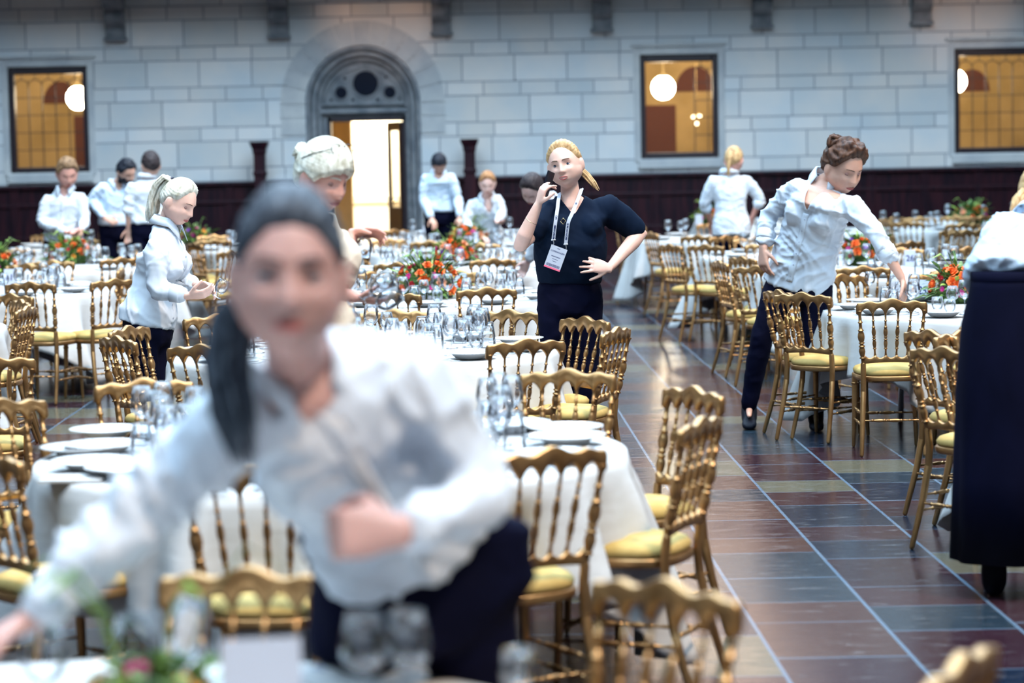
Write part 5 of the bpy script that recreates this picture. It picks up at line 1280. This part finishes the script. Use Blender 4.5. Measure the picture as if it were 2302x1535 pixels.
m6 = person('dark-haired waitress bent low behind the phone caller, one hand on a table', 19.1, (1196, 424, -.10), (-.30, -.55, -.78), (-.15, -.75, .62), (1228, 446, .06),
    (1222, 470, -.1), (1262, 470, .1), (1216, 530, -.15), (1270, 540, .1), (1188, 585, -.05), (1250, 590, 0), (1258, 560, .15), 'skin_pale', 'hair_dark', 'back', 'shirt', 'waitresses in white shirts', hs=1.05, s=1.0,
    vox=.010, cvox=.013, hairseed=12, wr=.006, pony=dict(path=[V(0, .10, .02), V(-.05, .12, -.03), V(-.07, .06, -.10), V(-.075, .0, -.14)], r=.012, n=10))
m7 = person('ponytailed waitress seen from behind, hands on a far table', 24.3, (1650, 360, .03), (.28, .93, -.2), (0, .1, 1), (1640, 392, .03),
    (1683, 402, .05), (1598, 403, .0), (1710, 446, .05), (1584, 456, .05), (1692, 486, .12), (1597, 498, .2), (1644, 512, .02), 'skin_red', 'hair_blonde', 'back', 'shirt', 'waitresses in white shirts', hs=1.02, s=1.05,
    sleeve=(1.35, 1.35), foot=(0, 1, 0), vox=.010, cvox=.013, hairseed=13, wr=.008, tie=V(0, .10, .06), pony=dict(path=[V(0, .09, .07), V(0, .125, .06), V(.02, .13, -.02), V(.03, .13, -.10), V(.03, .12, -.17)], r=.018, n=26, sp=.8))
# ---- things people hold and wear
# phone
hd = caller['Mh']; pc = P(1231, 415, YP - .12); ax = V(.30, .10, .93).normalized(); nrm = V(.86, -.50, -.05); nrm = (nrm - ax * nrm.dot(ax)).normalized(); sx_ = ax.cross(nrm)
t = empty('smartphone', pc, 0, 'black smartphone held to the ear of the woman in dark tee', 'phone')
t.matrix_world = Matrix((sx_, nrm, ax)).transposed().to_4x4(); t.location = pc
bm = bmesh.new(); box(bm, -.036, .036, -.0045, .0045, -.073, .073, .004); link('phone_body', bm, 'black', t)
bm = bmesh.new(); box(bm, -.033, .033, -.0052, -.0046, -.069, .069); link('screen', bm, 'darkglass', t)
# lanyard with two straps and badge
def ribbon(bm, pts, w, nrm, th=.0012):
    rings = []
    for i, p in enumerate(pts):
        d = (pts[min(i + 1, len(pts) - 1)] - pts[max(0, i - 1)]).normalized(); n_ = Vector(nrm[i] if isinstance(nrm, list) else nrm); sd_ = d.cross(n_).normalized(); n2_ = sd_.cross(d)
        rings.append([p + sd_ * w + n2_ * th, p - sd_ * w + n2_ * th, p - sd_ * w - n2_ * th, p + sd_ * w - n2_ * th])
    rings_mesh(bm, rings)
CH = -.185
def cp(px_, py_, dY): return P(px_, py_, YP + dY)
A_ = [cp(1292, 436, .09), cp(1262, 434, .04), cp(1256, 446, -.06), cp(1253, 470, -.13), cp(1250, 490, -.175), cp(1247, 512, -.19), cp(1244, 538, -.19)]
B_ = [cp(1292, 436, .09), cp(1307, 424, .04), cp(1305, 432, -.02), cp(1296, 456, -.10), cp(1286, 480, -.165), cp(1277, 502, -.19), cp(1272, 548, -.19)]
lan = empty('lanyard', cp(1258, 540, CH), 0, 'white printed lanyard with tilted badge on the woman in dark tee', 'lanyard')
def rel(o_):
    o_.parent = lan; o_.matrix_parent_inverse = Matrix.Translation(-lan.location); return o_
def densify(pts, k=4):
    out = []
    for i in range(len(pts) - 1):
        p0, p1, p2, p3 = pts[max(0, i - 1)], pts[i], pts[i + 1], pts[min(len(pts) - 1, i + 2)]
        for j in range(k):
            t_ = j / k; out.append(.5 * ((2 * p1) + (p2 - p0) * t_ + (2 * p0 - 5 * p1 + 4 * p2 - p3) * t_ ** 2 + (3 * p1 - p0 - 3 * p2 + p3) * t_ ** 3))
    return out + [pts[-1]]
def text_mesh(txt, size, mat, name='printed_text'):
    cu = bpy.data.curves.new('t', 'FONT'); cu.body = txt; cu.size = size; cu.align_x = 'CENTER'; cu.align_y = 'CENTER'; cu.extrude = .0003; cu.offset = size * .02; cu.resolution_u = 3
    o = bpy.data.objects.new('t', cu); COL.objects.link(o); me = bpy.data.meshes.new_from_object(o.evaluated_get(bpy.context.evaluated_depsgraph_get())); bpy.data.objects.remove(o)
    me.materials.clear(); me.materials.append(MT[mat]); n_ = bpy.data.objects.new(name, me); COL.objects.link(n_); return n_
def orient(o, pos, xdir, nrm):
    x_ = Vector(xdir).normalized(); n_ = Vector(nrm); n_ = (n_ - x_ * n_.dot(x_)).normalized(); y_ = n_.cross(x_)
    o.matrix_world = Matrix.Translation(pos) @ Matrix((x_, y_, n_)).transposed().to_4x4()
for pts in (A_, B_):
    bm = bmesh.new(); ribbon(bm, densify(pts), .0095, [V(0, -.2, 1)] * 4 + [V(0, -.6, .6)] * 4 + [V(0, -1, .1)] * 40); st_ = rel(link('strap', bm, 'paper'))
    for i, tt in ((4, 'OFORUM B'), (5, 'BIOFORUM')) if pts is A_ else ((3, 'BIOFORUM'), (5, 'BIOFORUM B')):
        p = pts[i].lerp(pts[i + 1], .4); d = (pts[i + 1] - pts[i]).normalized(); o = text_mesh(tt, .015, 'ink'); bpy.context.view_layer.update(); orient(o, p + V(0, -.003, 0), -d if pts is B_ else d, (0, -1, 0)); mw = o.matrix_world.copy(); o.parent = st_; o.matrix_parent_inverse = Matrix.Translation(-lan.location) if False else Matrix(); o.matrix_world = mw
        o.scale = (1.0, .9, 1)
    bm = bmesh.new(); e_ = pts[-1]; tube(bm, [e_ + V(-.009, 0, -.003), e_ + V(.009, 0, -.003)], .004, 8); tube(bm, [e_ + V(0, 0, -.004), e_ + V(.002, 0, -.02), e_ + V(0, -.001, -.034)], .0022, 6); rel(link('clip', bm, 'silver', None, True))
bd = rel(bpy.data.objects.new('badge', None)); bm = bmesh.new(); box(bm, -.045, .045, -.062, .062, -.001, .001, .0006); bpy.data.objects.remove(bd)
bd = link('badge', bm, 'paper'); cx_ = cp(1249, 580, -.205); tilt = V(.93, 0, -.36); nb_ = V(.05, -1, .05); bpy.context.view_layer.update(); orient(bd, cx_, tilt, nb_); mw = bd.matrix_world.copy(); bd.parent = lan; bd.matrix_world = mw
def badge_part(o): o.parent = bd; return o
bm = bmesh.new(); box(bm, -.045, .045, -.062, -.053, .001, .0016); badge_part(link('pink_band', bm, 'pink'))
bm = bmesh.new(); x = -.036
while x < .036:
    w_ = random.choice((.0009, .0014, .0021)); box(bm, x, x + w_, -.050, -.036, .001, .0014); x += w_ + .0012
badge_part(link('barcode', bm, 'ink'))
for tt, sz, y_ in (('COPENHAGEN', .0115, .032), ('REGISTERED', .0085, .006), ('GUEST PASS', .0055, -.008), ('DENMARK', .0055, -.020)):
    if tt in ('REGISTERED', 'GUEST PASS', 'DENMARK'):
        bm = bmesh.new(); n_ = len(tt); xx = -sz * n_ * .30
        for k in range(n_): box(bm, xx, xx + sz * .42, y_ - sz * .28, y_ + sz * .28, .001, .0013); xx += sz * .6
        badge_part(link('blurred_line', bm, MT['ink']))
    else: o = badge_part(text_mesh(tt, sz, 'ink')); o.location = (0, y_, .0011)
bm = bmesh.new(); box(bm, -.008, .008, .050, .053, .001, .0014); badge_part(link('slot', bm, 'ink'))
# pendant brooch
t = empty('square_pendant', cp(1266, 497, -.20), 0, 'square metal pendant between the lanyard straps', 'pendant')
bm = bmesh.new()
q_ = [V(0, 0, .016), V(.014, 0, .002), V(0, 0, -.016), V(-.014, 0, -.002)]
for i in range(4): tube(bm, [q_[i], q_[(i + 1) % 4]], .0016, 6)
link('metal_rim', bm, 'brass', t, True); bm = bmesh.new(); rings_mesh(bm, [[p * .9 + V(0, y_, 0) for p in q_] for y_ in (-.001, .001)]); link('dark_stone', bm, 'darkglass', t)
# bracelets and watch
def bracelet(pr, W, E, r, nm, lab=None, t_=.12):
    d = (W - E).normalized(); c_ = W.lerp(E, t_); u1, v1 = frame_of(d); bm = bmesh.new(); seg = 26
    rings = []
    for k in range(seg):
        a = 2 * PI * k / seg; o_ = u1 * math.cos(a) + v1 * math.sin(a); p = c_ + o_ * r + d * .006 * math.sin(a)
        rings.append([p + (o_ * math.cos(2 * PI * j / 6) + d * math.sin(2 * PI * j / 6)) * .0018 for j in range(6)])
    rings_mesh(bm, rings, close=True); link(nm, bm, 'brass', pr['root'], True)
bracelet(caller, caller['WA'], P(1170, 551, YP - .20), .033, 'gold_bracelet', t_=.38)
# pushed-up spectacles
Mo, so_ = older['Mh'], older['hs']; bm = bmesh.new()
for sx in (-1, 1):
    c_ = V(sx * .03, -.055, .122); pts = [c_ + V(.024 * math.cos(a), .010 * math.sin(a) * .6, .016 * math.sin(a)) for a in np.linspace(0, 2 * PI, 20)]
    tube(bm, [Mo @ (p * so_) for p in pts], .0016 * so_, 6, caps=False)
    tube(bm, [Mo @ (p * so_) for p in (V(sx * .055, -.052, .120), V(sx * .085, .0, .085), V(sx * .088, .04, .055))], .0016 * so_, 6)
tube(bm, [Mo @ (p * so_) for p in (V(-.007, -.058, .124), V(.007, -.058, .124))], .0018 * so_, 6)
sp_ = link('spectacles', bm, 'black', None, True); tag(sp_, 'thin dark spectacles pushed up in grey-blonde hair', 'spectacles')
# glasses in hands
def held(kind, pos, tilt_x, tilt_y, label, sc_=1.):
    o = PROTO[kind].copy(); COL.objects.link(o); o.location = pos; o.rotation_euler = (tilt_x, tilt_y, 0); o.scale = (sc_,) * 3; tag(o, label, 'glass'); return o
held('goblet', P(486, 668, YL - .15), 0, .5, 'small glass cupped in the hands of the ponytailed platinum blonde')
held('wine_glass', P(790, 690, YO - .22), .1, 1.0, 'tilted wine glass in the hand of the woman in cream, upper one')
held('wine_glass', P(800, 706, YO - .27), .2, 1.15, 'tilted wine glass in the hand of the woman in cream, lower one')
held('claret_glass', P(815, 676, YO - .18), -.1, .85, 'tilted wine glass in the hand of the woman in cream, behind the others')
held('goblet', P(825, 521, YO + .20), PI * .9, .2, 'small glass held upside down in raised fingers before the doorway')
held('goblet', P(2052, 655, YB - .44), 0, .1, 'small glass being set down by the reaching hand')
